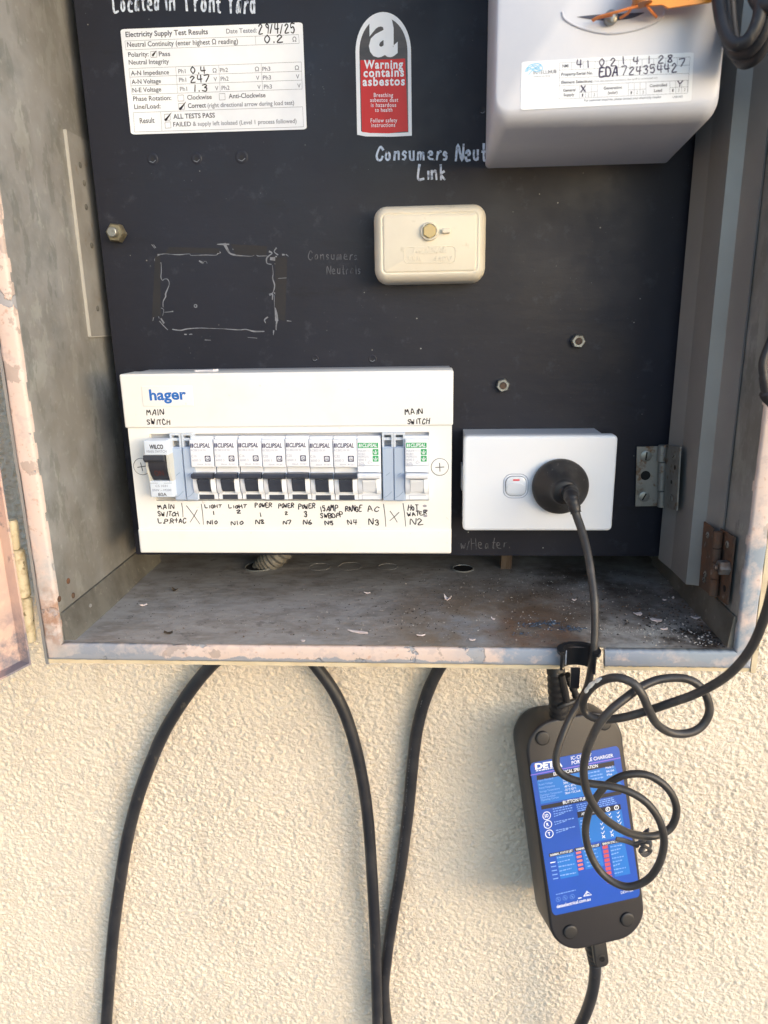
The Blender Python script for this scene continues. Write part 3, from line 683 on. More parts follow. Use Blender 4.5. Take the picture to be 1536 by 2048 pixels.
T('Result', (225, 812), (335, 807), 34); Bx((407, 744), (450, 790)); tick(426, 770); T('ALL TESTS PASS', (475, 778), (787, 768), 31, bold=.02); Bx((412, 803), (455, 848)); T('FAILED', (475, 836), (608, 832), 29); T('& supply left isolated (Level 1 process followed)', (622, 831), (1398, 809), 28, 2)
tag(b.build('test_results_sticker', [mat_paper, mat_print, mat_fine, mat_ink], frame=SF), 'white electricity supply test results sticker filled in with black marker', 'sticker')

AF = FY(PY - .4, 768, 150); b = MB()
D = lambda x, y: (512 + x / 3, y / 3)
mat_film = M('brown_clear_film', (70, 64, 64), .35, layers=[((96, 88, 84), 45, .4, .65, .8, (.3, 1, 1)), ((48, 45, 48), 90, .5, .65, .6, (.3, 1, 1))], bumps=[(60, .5, 4, (.3, 1, 1))])
mat_red = M('red_label_print', (214, 34, 28), .4, layers=[((198, 28, 26), 20, .4, .7, .8)], bumps=[(30, .3, 3)]); mat_wlabel = M('white_label_print', (242, 245, 250), .45)
def arch(x0, x1, yt, yb, rxf=1.0):
    cx = (x0 + x1) / 2; rx = (x1 - x0) / 2; ry = 235 / 330 * (x1 - x0)
    return [D(cx + rx * math.cos(a), yt + ry - ry * math.sin(a)) for a in np.linspace(0, math.pi, 25)] + [D(x0 + 10, yb), D(x0 + 60, yb + 10), D(x1 - 120, yb + 12), D(x1 + 5, yb + 6)]
out = [AF.px(*p) for p in arch(597, 930, 72, 808)]; b.prism(out[::1] if True else out, -.35, 0, 0)
b.poly([AF.px(*p) for p in arch(620, 909, 104, 788)], .06, 1)
rd = [D(626, 362), D(895, 352), D(912, 788), D(870, 790), D(800, 800), D(690, 798), D(636, 792)]
b.poly([AF.px(*p) for p in rd][::-1], .12, 2)
b.text(AF, 'a', D(678, 347), D(850, 343), 228 / 3, 3, .2, .035, fit=True)
TMPC.space_character = 1.18
for t, a, c, cap, bo in (('Warning', (648, 412), (882, 410), 44, .03), ('contains', (645, 462), (888, 458), 44, .03), ('asbestos', (640, 515), (893, 511), 44, .03), ('Breathing', (707, 582), (822, 582), 21, .01), ('asbestos dust', (685, 612), (853, 611), 21, .01), ('is hazardous', (690, 642), (841, 641), 21, .01), ('to health', (714, 672), (818, 670), 21, .01), ('Follow safety', (688, 735), (847, 733), 21, .01), ('instructions', (692, 763), (835, 761), 21, .01)):
    b.text(AF, t, D(*a), D(*c), cap / 3, 3, .2, bo)
TMPC.space_character = 1.0
tag(b.build('asbestos_sticker', [mat_wlabel, mat_film, mat_red, mat_wlabel], frame=AF), 'arched red and white asbestos warning sticker on the black panel', 'sticker')

# ---------------------------------------------------------------- electricity meter, top right
MF = FY(480, 1200, 160)
mat_meter = M('pale_grey_plastic', (204, 209, 222), .42, layers=[((186, 195, 214), 18, .4, .7, .6)], bumps=[(300, .03, 2)])
mt = thing('electricity_meter', 'pale grey electricity meter cover with sealed screw and numbered label', 'electricity meter', MF)
def mloc(X, Y, Z): return tuple(MF.loc((X, Y, Z)))
b = MB()
bk = (42.5, 175.5, 104.6, 318); ft = (38.6, 171.5, 109.6, 312)
R = []
for t, ins in ((0, 0), (.88, 0), (.90, .3), (.925, .9), (.95, 1.9), (.97, 3.2), (.985, 4.8), (.995, 6.4), (1.0, 8.2)):
    q = [bk[i] + (ft[i] - bk[i]) * t for i in range(4)]; y = 586 + (478.5 - 586) * t
    r0 = 3 + 7 * t
    R.append([mloc(x, y, z) for x, z in rrect(q[0] + ins * .22, q[1] - ins * .5, q[2] + ins, q[3] - ins, max(r0 - ins * .3, 2.5), 6)])
b.loft(R, 0); 
b.build('cover', mat_meter, mt, crease=60)
h = 1.5
b = MB(); cU = lambda x, y: MF.px(x, y, h)
mat_slot = M('shaded_slot', (70, 74, 92), .7)  # flat dark patch, the recess's shade put into its colour
P = cr([cU(*p) for p in ((1124, 24), (1130, 40), (1165, 58), (1220, 68), (1280, 58), (1322, 38), (1330, 18))], 6); b.tube([(p[0], p[1], h + .1) for p in P], 1.0, 8, 0, flat=.6)
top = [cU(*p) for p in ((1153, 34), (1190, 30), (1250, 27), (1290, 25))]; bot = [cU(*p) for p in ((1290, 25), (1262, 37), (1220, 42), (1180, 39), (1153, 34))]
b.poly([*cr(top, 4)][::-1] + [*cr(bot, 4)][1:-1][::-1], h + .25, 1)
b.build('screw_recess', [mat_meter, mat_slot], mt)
b = MB(); c = MF.px(1222, 35, 4); b.lathe(c[0], c[1], [(3.6, 1), (3.9, 4.5), (3.4, 5.6), (2.0, 6.3)], 20); b.box(c[0] - .25, c[0] + .5, c[1] - 3, c[1] + 1, 6.0, 6.35); b.build('sealing_screw', mat_steel, mt)
# label on the meter
LF = Frame(MF.o + MF.w * 1.72); b = MB()
E_ = lambda x, y: (1020 + x / 3.491, y / 3.491)
c4 = [LF.px(*E_(*p)) for p in ((74, 769), (1266, 706), (1284, 364), (81, 432))]
b.prism([c4[0] * (1 - u) * (1 - v) + c4[1] * u * (1 - v) + c4[2] * u * v + c4[3] * (1 - u) * v for u, v in rrect(0, 1, 0, 1, .03, 4)], -.3, 0, 0)
LT = lambda t, a, c, cap, m=1, bold=.02: b.text(LF, t, E_(*a), E_(*c), cap / 3.491, m, .05, bold)
LL = lambda a, c, w=2.0, m=2: b.seg(LF, E_(*a), E_(*c), w / 3.491, .04, m)
ly = (440, 490, 545, 600, 692); ry = (398, 455, 512, 560, 650)
lx = lambda k: 345 - 3 * k / 4; rx = lambda k: 1257 - 17 * k / 4
for k in range(5): LL((lx(k), ly[k]), (rx(k), ry[k]))
LL((345, 440), (342, 692)); LL((1257, 398), (1240, 650))
for k in range(10): x = 430 + k * 82; t = (x - 345) / 912; LL((x, 440 - 42 * t), (x - 1, 490 - 35 * t))
LT('NMI', (365, 472), (408, 470), 19); LT('Property/Serial No.', (358, 530), (578, 519), 19); LT('Element Selections', (358, 585), (575, 576), 18); LT('(Tick the element number/s the tariff is connected to)', (583, 575), (1027, 549), 12, 2, 0)
for d_, x, y in zip('4102141287', (462, 538, 620, 700, 785, 858, 962, 1030, 1098, 1180), (474, 471, 461, 459, 450, 448, 444, 442, 436, 463)):
    b.hand(LF, d_, E_(x, y), E_(x + (14 if d_ == '1' else 42), y - 2), 46 / 3.491, 8 / 3.491, 3, .06)
b.hand(LF, 'EDA', E_(625, 534), E_(752, 526), 58 / 3.491, 11 / 3.491, 3, .06); b.hand(LF, '72435442', E_(778, 524), E_(1166, 500), 52 / 3.491, 8 / 3.491, 3, .06)
LT('General', (370, 641), (456, 637), 18); LT('Supply', (373, 673), (450, 669), 18); LT('Generation', (653, 626), (781, 619), 18); LT('(solar)', (683, 658), (750, 654), 18); LT('Controlled', (975, 609), (1096, 602), 18); LT('Load', (1005, 643), (1060, 640), 18)
for x, y in ((486, 640), (826, 622), (1116, 606)):
    for k in range(4): LL((x + k * 41, y - 40 - k * 2), (x + k * 41, y + 44 - k * 2))
    LL((x, y + 6), (x + 123, y))
    for k in range(3): LT(str(k + 1), (x + 15 + k * 41, y + 36 - k * 2), (x + 24 + k * 41, y + 36 - k * 2), 20, 1, 0)
b.hand(LF, 'X', E_(496, 640), E_(528, 638), 40 / 3.491, 9 / 3.491, 3, .06); b.hand(LF, 'Y', E_(1165, 606), E_(1205, 604), 38 / 3.491, 7 / 3.491, 3, .06)
LT('For customer enquiries, please contact your electricity retailer', (518, 709), (1056, 684), 14, 2, .01); LT('LAB1402', (1135, 685), (1205, 681), 13, 2, 0)
LT('INTELLI', (162, 521), (268, 514), 22, 2, 0); LT('HUB', (270, 514), (324, 510), 22, 1, .01); LT('Delivering the energy', (165, 540), (282, 533), 9, 2, 0)
for pts in (((110, 490), (140, 455), (200, 445), (228, 480), (180, 500), (130, 470), (120, 500)), ((150, 450), (190, 480), (215, 450), (160, 490), (130, 520)), ((105, 500), (160, 480), (210, 490), (175, 455), (125, 480))):
    b.ribbon(cr([LF.px(*E_(*p)) for p in pts], 6), .45, .05, 4)
mat_lblue = M('light_blue_print', (130, 198, 236), .5)
b.build('meter_label', [mat_paper, mat_print, mat_fine, M('purple_marker_ink', (44, 34, 76), .5), mat_lblue], mt).matrix_parent_inverse = Matrix.Identity(4)
SC.objects['meter_label'].location = (0, 0, .00172)
# orange security seal hanging on the screw
OF = FY(466, 1300, 8)
mat_orange = M('orange_plastic', (238, 150, 48), .4); mat_brown = M('brown_seal_barrel', (170, 104, 44), .4)
sl = thing('security_seal', 'orange wire seal tag threaded through the meter cover screw', 'seal', OF)
b = MB(); pts = [OF.px(*p) for p in ((1288, -60), (1297, 12), (1325, 10), (1336, 17), (1420, 5), (1470, -8), (1470, -70))]; b.prism(pts, -.8, .8, 0); b.build('tag', mat_orange, sl)
b = MB(); a, c = OF.px(1284, 11), OF.px(1281, -40); b.tube([(*a, 1), (*c, 1)], 5.2, 14, 0); b.build('barrel', mat_brown, sl)
b = MB()
def q3(F, x, y, hh): p = F.px(x, y, hh); return (p[0], p[1], hh)
for pts in (((1185, 40, -9), (1200, 33, -5), (1240, 22, 1), (1275, 12, 2)), ((1240, 36, -9), (1256, 26, -5), (1266, 10, 0)), ((1293, 10, 0), (1304, 24, -4), (1313, 34, -8)), ((1186, 42, -9), (1196, 36, -7), (1225, 30, -4))):
    b.tube(cr([q3(OF, *p) for p in pts], 5), .75, 8)
b.build('seal_wire', M('orange_wire', (222, 132, 70), .5), sl)

# ---------------------------------------------------------------- cream neutral link box
NF = FY(558, 860, 485)
mat_bake = M('cream_bakelite', (222, 217, 202), .42, layers=[((213, 206, 190), 20, .42, .68, .7), ((176, 168, 148), 90, .62, .74, .6)], bumps=[(120, .06, 3)])
nl = thing('neutral_link_box', 'cream moulded neutral link box with rounded corners below the handwritten note', 'link box', NF)
b = MB(); u0, v0 = NF.px(748, 566); u1, v1 = NF.px(975, 403)
R = []
for ins, w in ((-.6, -27.5), (0, -12), (.4, -9), (1.6, -5.5), (3.6, -2.6), (5.4, -1.3), (6.2, -1.15), (6.6, -1.7), (7.1, -1.7), (7.5, -.9), (8.2, -.6)):
    R.append([(x, y, w) for x, y in rrect(u0 + ins, u1 - ins, v0 + ins, v1 - ins, max(9.5 - ins * .95, .8), 6)])
b.loft(R, 0); b.build('cover', mat_bake, nl, crease=70)
b = MB(); c = NF.px(859, 463); b.lathe(c[0], c[1], [(6.6, -.6), (6.4, 1.6), (5.8, 2.4), (5.2, 2.4), (5.0, 1.0)], 28, 0, False, True); b.build('screw_boss', mat_bake, nl)
b = MB(); b.loft([[(c[0] + r * math.sin(math.pi / 3 * k), c[1] + r * math.cos(math.pi / 3 * k), w) for k in range(6)][::-1] for r, w in ((5.0, 1.1), (5.0, 3.6), (4.5, 4.0))], 0, smooth=False); b.build('screw', M('brassy_cream_nylon', (196, 178, 130), .5), nl)
b = MB(); a = NF.px(884, 467); d = NF.px(901, 457); b.rbox(a[0], d[0], a[1], d[1], -.6, 3.2, 1, .6); b.build('tab', mat_bake, nl)
b = MB(); a = NF.px(809, 527); d = NF.px(911, 492); 
P = rrect(a[0], d[0], a[1], d[1], 2.8, 5); b.tube([(x, y, -.55) for x, y in P + P[:1]], .3, 6)
b.text(NF, 'FEDERAL', (825, 507), (894, 505), 11, 0, -.2, .05, .35, depth=.45); b.text(NF, '55A', (816, 524), (844, 524), 11, 0, -.25, .01, 0, depth=.4); b.text(NF, '440V', (866, 524), (905, 523), 11, 0, -.25, .01, 0, depth=.4)
b.build('raised_lettering', mat_bake, nl)

# ---------------------------------------------------------------- white breaker enclosure
HF = FY(529, 572, 926)
mat_encl = M('aged_white_plastic', (226, 229, 231), .38, layers=[((230, 228, 222), 5, .42, .62, .7), ((170, 160, 142), 210, .68, .74, .45), ((226, 221, 207), 9, .55, .72, .5)], bumps=[(400, .02, 2)])
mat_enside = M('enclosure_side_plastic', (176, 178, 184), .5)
en = thing('breaker_enclosure', 'wide white plastic breaker enclosure with handwritten circuit names', 'breaker box', HF)
b = MB(); uL, vT = HF.px(237.5, 748.5); uR, _ = HF.px(907, 745); _, vB = HF.px(590, 1107.5); _, vs1 = HF.px(570, 854); _, vs2 = HF.px(570, 1059)
uLm = uL + 1.6; uRm = uR - .8
b.rbox(uL, uR, vs1, vT, -26, 0, 1.4, 1.4, 0); b.rbox(uL + .9, uR - .5, vB, vs2, -26, -.3, 1.4, 1.6, 0)
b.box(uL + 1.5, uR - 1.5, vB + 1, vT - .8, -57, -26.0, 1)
oL, oT = HF.px(298, 868, -1.5); oR, oB = HF.px(858, 1001, -1.5)
b.frame([(uLm, vs2), (uRm, vs2), (uRm, vs1), (uLm, vs1)], [(oL, oB), (oR, oB), (oR, oT), (oL, oT)], -26, -1.7, 0)
b.box(oL - .5, oR + .5, oB - .5, oT + .5, -7, -5.5, 1)
b.build('cover', [mat_encl, mat_enside, mat_dark], en)
MH = -1.7
b = MB(); a = HF.px(287, 813); d = HF.px(384, 771); b.rbox(a[0], d[0], a[1], d[1], 0, .35, .8, .25, 0)
b.text(HF, 'hager', (301, 808), (374.5, 806), 28.5, 1, .42, .03, fit=True); b.build('brand_plate', [mat_encl, M('blue_print', (16, 98, 184), .45)], en)
b = MB()
G1 = lambda x, y: (230 + x / 4.389, 740 + y / 4.389); G2 = lambda x, y: (560 + x / 4.267, 740 + y / 4.267)
def HW(G, t, a, c, hp, k, h=MH, w=9): b.hand(HF, t, G(*a), G(*c), hp / k, w / k, 0, h + .05, h=h, jit=1.25)
k1, k2 = 4.389, 4.267
HW(G1, 'MAIN', (280, 393), (430, 391), 48, k1, 0); HW(G1, 'SWITCH', (282, 478), (485, 477), 42, k1, 0)
b.build('circuit_handwriting', [mat_ink], en); b = MB()
HW(G2, 'MAIN', (1070, 380), (1218, 371), 46, k2, 0); HW(G2, 'SWITCH', (1088, 462), (1275, 455), 42, k2, 0)
b.build('circuit_handwriting', [mat_ink], en); b = MB()
for t, a, c, hp in (('MAIN', (380, 1218), (520, 1213), 34), ('SWITCH', (378, 1282), (560, 1280), 40), ('L.P.R+AC', (385, 1343), (626, 1340), 42), ('LIGHT', (793, 1210), (935, 1208), 27), ('1', (862, 1266), (872, 1266), 26), ('N10', (810, 1352), (903, 1350), 34), ('LIGHT', (1000, 1209), (1155, 1208), 27), ('2', (1070, 1258), (1108, 1257), 26), ('N10', (1020, 1356), (1130, 1354), 34), ('POWER', (1232, 1206), (1378, 1202), 34), ('1', (1275, 1284), (1284, 1284), 32), ('N8', (1235, 1350), (1318, 1349), 38), ('POWER', (1436, 1212), (1570, 1206), 36), ('2', (1492, 1268), (1520, 1268), 28), ('N7', (1477, 1354), (1548, 1352), 32)): HW(G1, t, a, c, hp, k1)
for t, a, c, hp in (('POWER', (160, 1186), (298, 1178), 38), ('3', (203, 1256), (232, 1255), 44), ('N6', (198, 1316), (276, 1314), 38), ('15AMP', (348, 1206), (495, 1200), 45), ('SWBDPP', (345, 1264), (540, 1254), 40), ('N5', (387, 1321), (460, 1318), 36), ('RANGE', (560, 1205), (697, 1203), 48), ('N4', (582, 1320), (657, 1318), 42), ('AC', (753, 1208), (845, 1205), 46), ('N3', (760, 1322), (848, 1320), 50), ('HOT', (1092, 1200), (1182, 1197), 44), ('WATER', (1092, 1250), (1255, 1228), 36), ('N2', (1108, 1320), (1225, 1317), 50)): HW(G2, t, a, c, hp, k2)
for G, a, c, k in ((G1, (585, 1170), (597, 1290), k1), (G1, (758, 1178), (776, 1355), k1), (G1, (628, 1192), (745, 1352), k1), (G1, (722, 1228), (660, 1335), k1), (G2, (883, 1145), (903, 1335), k2), (G2, (940, 1205), (1000, 1298), k2), (G2, (1015, 1215), (938, 1285), k2), (G2, (1050, 1140), (1072, 1333), k2)):
    m_ = ((a[0] + c[0]) / 2 + 3, (a[1] + c[1]) / 2); b.ribbon(cr([HF.px(*G(*p), MH) for p in (a, m_, c)], 4), [7 / k * .38, 5 / k * .38], MH + .05, 0)
mat_smudge = M('smudged_ink', (150, 148, 158), .6)
for p in ((1235, 1160), (1245, 1200), (1240, 1245)): q = HF.px(*G2(*p), MH); b.poly(circ(q[0], q[1], 1.6, 12, 1.0), MH + .02, 1)
b.build('circuit_handwriting', [mat_ink, mat_smudge], en)
def encl_screw(x, y, a0):
    c = HF.px(x, y, MH); b = MB(); b.annulus(c[0], c[1], 6.3, 6.7, MH + .06, 1, 32); b.lathe(c[0], c[1], [(6.2, MH), (6.2, MH + .5), (5.8, MH + .8)], 32, 0, False)
    for a in (a0, a0 + math.pi / 2):
        d = np.array((math.cos(a), math.sin(a))) * 3.1; b.ribbon([c - d, c + d], [.6, 1.5, .6], MH + .85, 1)
    b.build('screw', [mat_encl, M('screw_slot', (62, 62, 64), .6)], en)
encl_screw(284, 933, .15); encl_screw(879.5, 934, .05)

# -- modules in the enclosure. each is modelled about its own middle: u right, v up, w out of the board
mat_brk = M('white_breaker_plastic', (222, 228, 238), .35); mat_tog = M('dark_toggle', (58, 64, 78), .38, layers=[((48, 53, 66), 120, .4, .6, .6)]); mat_navy = M('navy_print', (58, 58, 92), .5)
mat_gprint = M('pale_grey_print', (158, 164, 186), .6); mat_green = M('green_print', (40, 160, 96), .45); mat_blank = M('blue_grey_filler', (164, 180, 204), .42); mat_beige = M('beige_switch_side', (196, 198, 194), .45)
def mod_frame(px):
    p = HF.px(px, 938, 4); return Frame(HF.o + HF.u * p[0] + HF.v * p[1])
def breaker_parts(root, white):
    W = 8.7; b = MB()
    b.box(-W, W, -24.2, 24.3, -24, 1.0, 0)
    b.rbox(-W, W, 2.6 if white else 1.6, 22.6, 1.0, 5.6, .35, .8, 0)
    if white: b.rbox(-W, W, -2.2, 2.4, 1.0, 5.0, .3, .4, 0)
    # rounded cheeks beside the lever
    for s_ in (-1, 1):
        R = []
        for k in range(9):
            a = math.pi * k / 8; v = -11.4 - 8.2 * math.cos(a) * -1; 
            R.append([(s_ * W, v, .9), (s_ * 5.2, v, .9), (s_ * 5.2, v, 1.0 + 5.2 * math.sin(a) ** .7), (s_ * W, v, 1.0 + 4.2 * math.sin(a) ** .7)][::s_])
        b.loft(R, 0)
    b.build('body', mat_brk, root, crease=40)
    b = MB(); m = 0
    R = []
    for v, w in ((-2.8, 3.2), (-2.8, 9.0), (-3.8, 10.2), (-5.6, 9.8), (-6.9, 8.0), (-6.9, 4.5)): R.append([(-W + .5, v, w), (W - .5, v, w)])
    n = len(R); V = [p for r in R for p in r]; b.add(V, [(2 * i, 2 * i + 2, 2 * i + 3, 2 * i + 1) for i in range(n - 1)] + [tuple(2 * i for i in range(n))[::-1], tuple(2 * i + 1 for i in range(n))] + [(0, 1, 2 * n - 1, 2 * n - 2)], 0)
    Q = [(-7.4, 8.0), (-10.5, 7.2), (-11.2, 6.6), (-14.5, 5.6), (-17.6, 3.8), (-18.0, 1.0)]; V = []
    for v, w in Q: V += [(-4.9, v, w), (4.9, v, w)]
    for v, w in Q: V += [(-4.9, v, .5), (4.9, v, .5)]
    n = len(Q) * 2
    b.add(V, [(2 * i, 2 * i + 2, 2 * i + 3, 2 * i + 1) for i in range(len(Q) - 1)] + [(2 * i, n + 2 * i, n + 2 * i + 2, 2 * i + 2) for i in range(len(Q) - 1)] + [(2 * i + 1, 2 * i + 3, n + 2 * i + 3, n + 2 * i + 1) for i in range(len(Q) - 1)], 0)
    b.build('toggle', mat_brk if white else mat_tog, root, crease=30)
    b = MB()
    if white:
        for p, q in (((-6, -20.8), (-6, -24)), ((-6, -20.8), (6.4, -20.8))): b.ribbon([p, q], .3, 1.1, 1)
    else: b.box(-5.8, 5.8, -24.3, -20.6, 1.0, 1.3, 0)
    b.build('indicator_window', [mat_tog, mat_gprint], root)
def mtext(b, t, u0, u1, v, cap, mat, w, bold=0, shear=0):
    V, Fc = glyphs(t, bold, shear); H, _ = glyphs('H', 0, 0); sy = cap / H[:, 1].max(); x0, x1 = V[:, 0].min(), V[:, 0].max()
    b.k += .0012; b.add([(u0 + (x - x0) / (x1 - x0) * (u1 - u0), v + y * sy, w + b.k % .06) for x, y in V], Fc, mat)
def breaker_print(root, rating, typ='RCBE210/30'):
    b = MB(); w = 5.66
    for k in range(2): b.hexa([(u, v, ww) for ww in (5.55, w) for u, v in ((-8.2 + k * 1.2, 16.6), (-7.3 + k * 1.2, 16.6), (-7.0 + k * 1.2, 19.8), (-7.9 + k * 1.2, 19.8))], 0)
    mtext(b, 'CLIPSAL', -5.6, 6.9, 16.7, 3.1, 0, w, .03, .2); mtext(b, typ, -8.0, 3.4, 13.9, 1.5, 1, w); mtext(b, rating, -7.9, -4.0, 9.3, 1.9, 1, w); mtext(b, '6000 3', -7.4, -1.2, 6.2, 1.6, 1, w); mtext(b, '30mA', -4, .6, 3.4, 1.0, 1, w, .01); mtext(b, 'RCBO', 2.2, 7.2, 3.3, 1.2, 1, w)
    b.poly(rrect(2.2, 6.6, 6.0, 10.5, .5, 3), w + .02, 0); b.poly(rrect(2.9, 5.9, 6.7, 9.8, .9, 3), w + .09, 2)
    b.ribbon([(3.4, 7.3), (3.9, 9.0), (5.2, 8.9), (5.4, 7.2)], .4, w + .1, 0); b.ribbon([(4.2, 7.6), (5.0, 7.4)], .6, w + .1, 0)
    return b.build('front_print', [mat_navy, mat_gprint, mat_brk], root)
def green_print(root):
    b = MB(); w = 5.66
    b.poly(rrect(-7.9, 7.1, 16.2, 20.0, .2, 2), w, 0)
    mtext(b, 'CLIPSAL', -4.6, 6.4, 16.9, 2.5, 2, w + .08, .03, .2)
    for k in range(2): b.poly([(-7.3 + k * 1.2, 16.9), (-6.5 + k * 1.2, 16.9), (-6.2 + k * 1.2, 19.3), (-7.0 + k * 1.2, 19.3)], w + .08, 2)
    for v in (10.9, 5.9):
        b.poly(rrect(2.9, 7.2, v, v + 4.4, .4, 3), w, 0); b.ribbon(cr([(3.7, v + 2.6), (4.2, v + 1.2), (5.5, v + 1.0), (6.2, v + 2.6)], 4), .5, w + .08, 2); b.ribbon([(5.0, v + 1.5), (5.1, v + 3.4)], .6, w + .08, 2)
    for t, v, u1 in (('MAX9', 13.2, -2.4), ('RCBO', 10.9, -2.6), ('MX9R3216', 8.9, -.2), ('6000 3', 6.6, -2.2), ('C16', 4.3, -3.9), ('30mA', 2.4 + .6, -2.9)): mtext(b, t, -7.6, u1, v, 1.5, 1, w)
    b.ribbon([(-2.5, 14), (2.3, 13.9)], .2, w + .03, 1); b.ribbon([(-.9, 5.0), (.5, 6.6), (2.2, 5.2), (-.6, 4.4)], .3, w + .03, 1)
    return b.build('front_print', [mat_green, mat_gprint, mat_brk], root)
names = ('LIGHT 1, leftmost of the black toggles', 'LIGHT 2', 'POWER 1', 'POWER 2', 'POWER 3', '15 AMP', 'RANGE, rightmost of the black toggles')
rates = ('C10', 'C10', 'C16', 'C20', 'C20', 'C16', 'C32')
first = thing('circuit_breaker', '', 'circuit breaker', mod_frame(407), 'white circuit breakers in the enclosure'); breaker_parts(first, False)
for i in range(7):
    fr = mod_frame(407 + 47.4 * i + rnd.uniform(-.5, .5)); fr.o = fr.o + np.array((0, rnd.uniform(-.25, .25), rnd.uniform(-.25, .25))) * (i > 0)
    r = first if i == 0 else dup(first, '', fr)
    if i: [bpy.data.objects.remove(c) for c in list(r.children) if c.name.startswith('front_print')]
    r['label'] = 'white breaker with black toggle above the handwritten ' + names[i]
    if i == 0: pass
    breaker_print(r, rates[i])
g1 = thing('circuit_breaker', 'white breaker with green print and white toggle above the handwritten AC', 'circuit breaker', mod_frame(738.5), 'white circuit breakers in the enclosure'); breaker_parts(g1, True); green_print(g1)
g2 = dup(g1, 'white breaker with green print and white toggle above the handwritten HOT WATER', mod_frame(834))
# grey filler strips
def filler(px, label, first=None):
    fr = mod_frame(px)
    if first: return dup(first, label, fr)
    t = thing('filler_strip', label, 'filler strip', fr, 'blue grey filler strips beside the breakers')
    b = MB(); b.box(-4.2, 4.2, -25, 16.5, -24, 2.2, 0); b.hexa([(u, v, w) for w, vv in ((2.2, 0), (3.4, .8)) for u, v in ((-4.0 + vv * .4, -24.8 + vv), (4.0 - vv * .4, -24.8 + vv), (4.0 - vv * .4, 16.3 - vv), (-4.0 + vv * .4, 16.3 - vv))], 0)
    b.ribbon([(-1.5, -5.0), (1.2, -3.0)], .5, 3.42, 1); b.ribbon([(-3.2, -22), (-1.0, -21), (2.6, -17.5)], .45, 3.42, 1); b.build('strip', [mat_blank, M('filler_crease', (132, 148, 174), .5)], t)
    b = MB(); b.box(-4.2, -2.7, 16.5, 27, -20, 2.6, 0); b.box(2.7, 4.2, 16.5, 27, -20, 2.6, 0); b.box(-2.7, 2.7, 25.4, 27, -20, 2.6, 0); b.box(-2.7, 2.7, 21.2, 23.2, -6, 1.2, 0); b.build('clip', M('pale_filler_clip', (192, 202, 216), .42), t)
    b = MB(); b.box(-2.7, 2.7, 16.5, 25.4, -9, -7, 0); b.build('clip_slot', mat_dark, t)
    return t
f0 = filler(355, 'blue grey filler strip next to the main switch')
filler(378, 'blue grey filler strip next to the LIGHT 1 breaker', f0); filler(776, 'blue grey filler strip next to the green printed AC breaker', f0); filler(799, 'blue grey filler strip next to the green printed HOT WATER breaker', f0)
# main switch: a taller block
SWF = mod_frame(325.5)
ms = thing('main_switch', 'light grey main switch with big black lever at the left end of the breakers', 'main switch', SWF)
b = MB(); b.box(-8.9, 8.9, -22.5, 22.0, -24, 2.0, 1); b.rbox(-8.9, 8.9, 12.4, 23.4, 2.0, 14, .4, .7, 0); b.rbox(-8.9, 8.9, -20.6, -8.0, 2.0, 10, .4, .6, 0)
for s_ in (-1, 1):
    u0 = -8.9 if s_ < 0 else 7.1
    P = [(-8.2, 2), (-8.2, 9.6), (-4, 11.6), (3, 13.2), (12.6, 13.6), (12.6, 2)]
    b.loft([[(u0, v, w) for v, w in P], [(u0 + 1.8, v, w) for v, w in P]], 1, smooth=False)
for u0, u1 in ((-8.6, -2.6), (2.2, 8.6)): b.ribbon([(u0, -9.6), (u1, -9.6)], .35, 10.03, 2)
b.build('body', [M('light_blue_grey_case', (200, 212, 228), .42), mat_beige, M('case_groove', (120, 134, 156), .5)], ms)
b = MB(); P = [(8.6, 6), (9.4, 14), (5, 14.6), (1, 13.2), (-4, 10.6), (-7.4, 7.2), (-7.6, 3)]
b.loft([[(-6.6, v, w) for v, w in P], [(6.6, v, w) for v, w in P]], 0, smooth=False)
P = [(8.4, 11), (12.6, 11), (13.0, 17.6), (9.8, 18.4), (7.4, 15.6)]
b.loft([[(-8.7, v, w) for v, w in P], [(6.6, v, w) for v, w in P]], 0, smooth=False); b.build('lever', M('black_lever', (44, 46, 55), .4), ms)
b = MB(); mtext(b, 'WILCO', -4.6, 5.8, 17.3, 3.0, 0, 14.06, .04); mtext(b, 'MAIN SWITCH', -6.9, 8.0, 14.4, 1.9, 1, 14.06, .0); b.build('front_print', [mat_ink, M('dim_blue_print', (96, 108, 136), .6)], ms)
b = MB(); mtext(b, 'CS 1031', -4.6, 4.6, -12.6, 1.7, 1, 10.06, .0); mtext(b, '250V ~ M200', -7.4, 7.2, -15.8, 1.6, 1, 10.06); mtext(b, '80A', -3.2, 3.4, -19.6, 2.4, 0, 10.06, .01); b.build('front_print', [mat_ink, bpy.data.materials['dim_blue_print']], ms)
b = MB(); mtext(b, 'ON', -3.6, 3.4, -3.6, 4.2, 0, 0)
b.v = [(u, v, 13.2 + (v - 1) * .52 + .12) for (u, v, w) in b.v]; b.build('lever_print', M('faded_red_print', (92, 46, 42), .6), ms)
# scrap of paint lying on top of the enclosure
TF = Frame(atY(415, 741, 550), (1, 0, 0), (0, 1, 0)); b = MB()
z = HF.o[2] + vT - TF.o[2]
P = [TF.px(*p, z) for p in ((396, 743), (414, 737), (432, 737), (433, 741), (425, 743.5), (440, 745))]
b.prism([(-8, -6), (-1, -5), (6, -7), (9, -2), (2, 0), (7, 5), (-2, 4)], z + .1, z + 1.2, 0)
tag(b.build('paint_scrap', M('white_scrap', (200, 200, 208), .7), frame=TF), 'torn white scrap lying on top of the breaker enclosure', 'scrap')

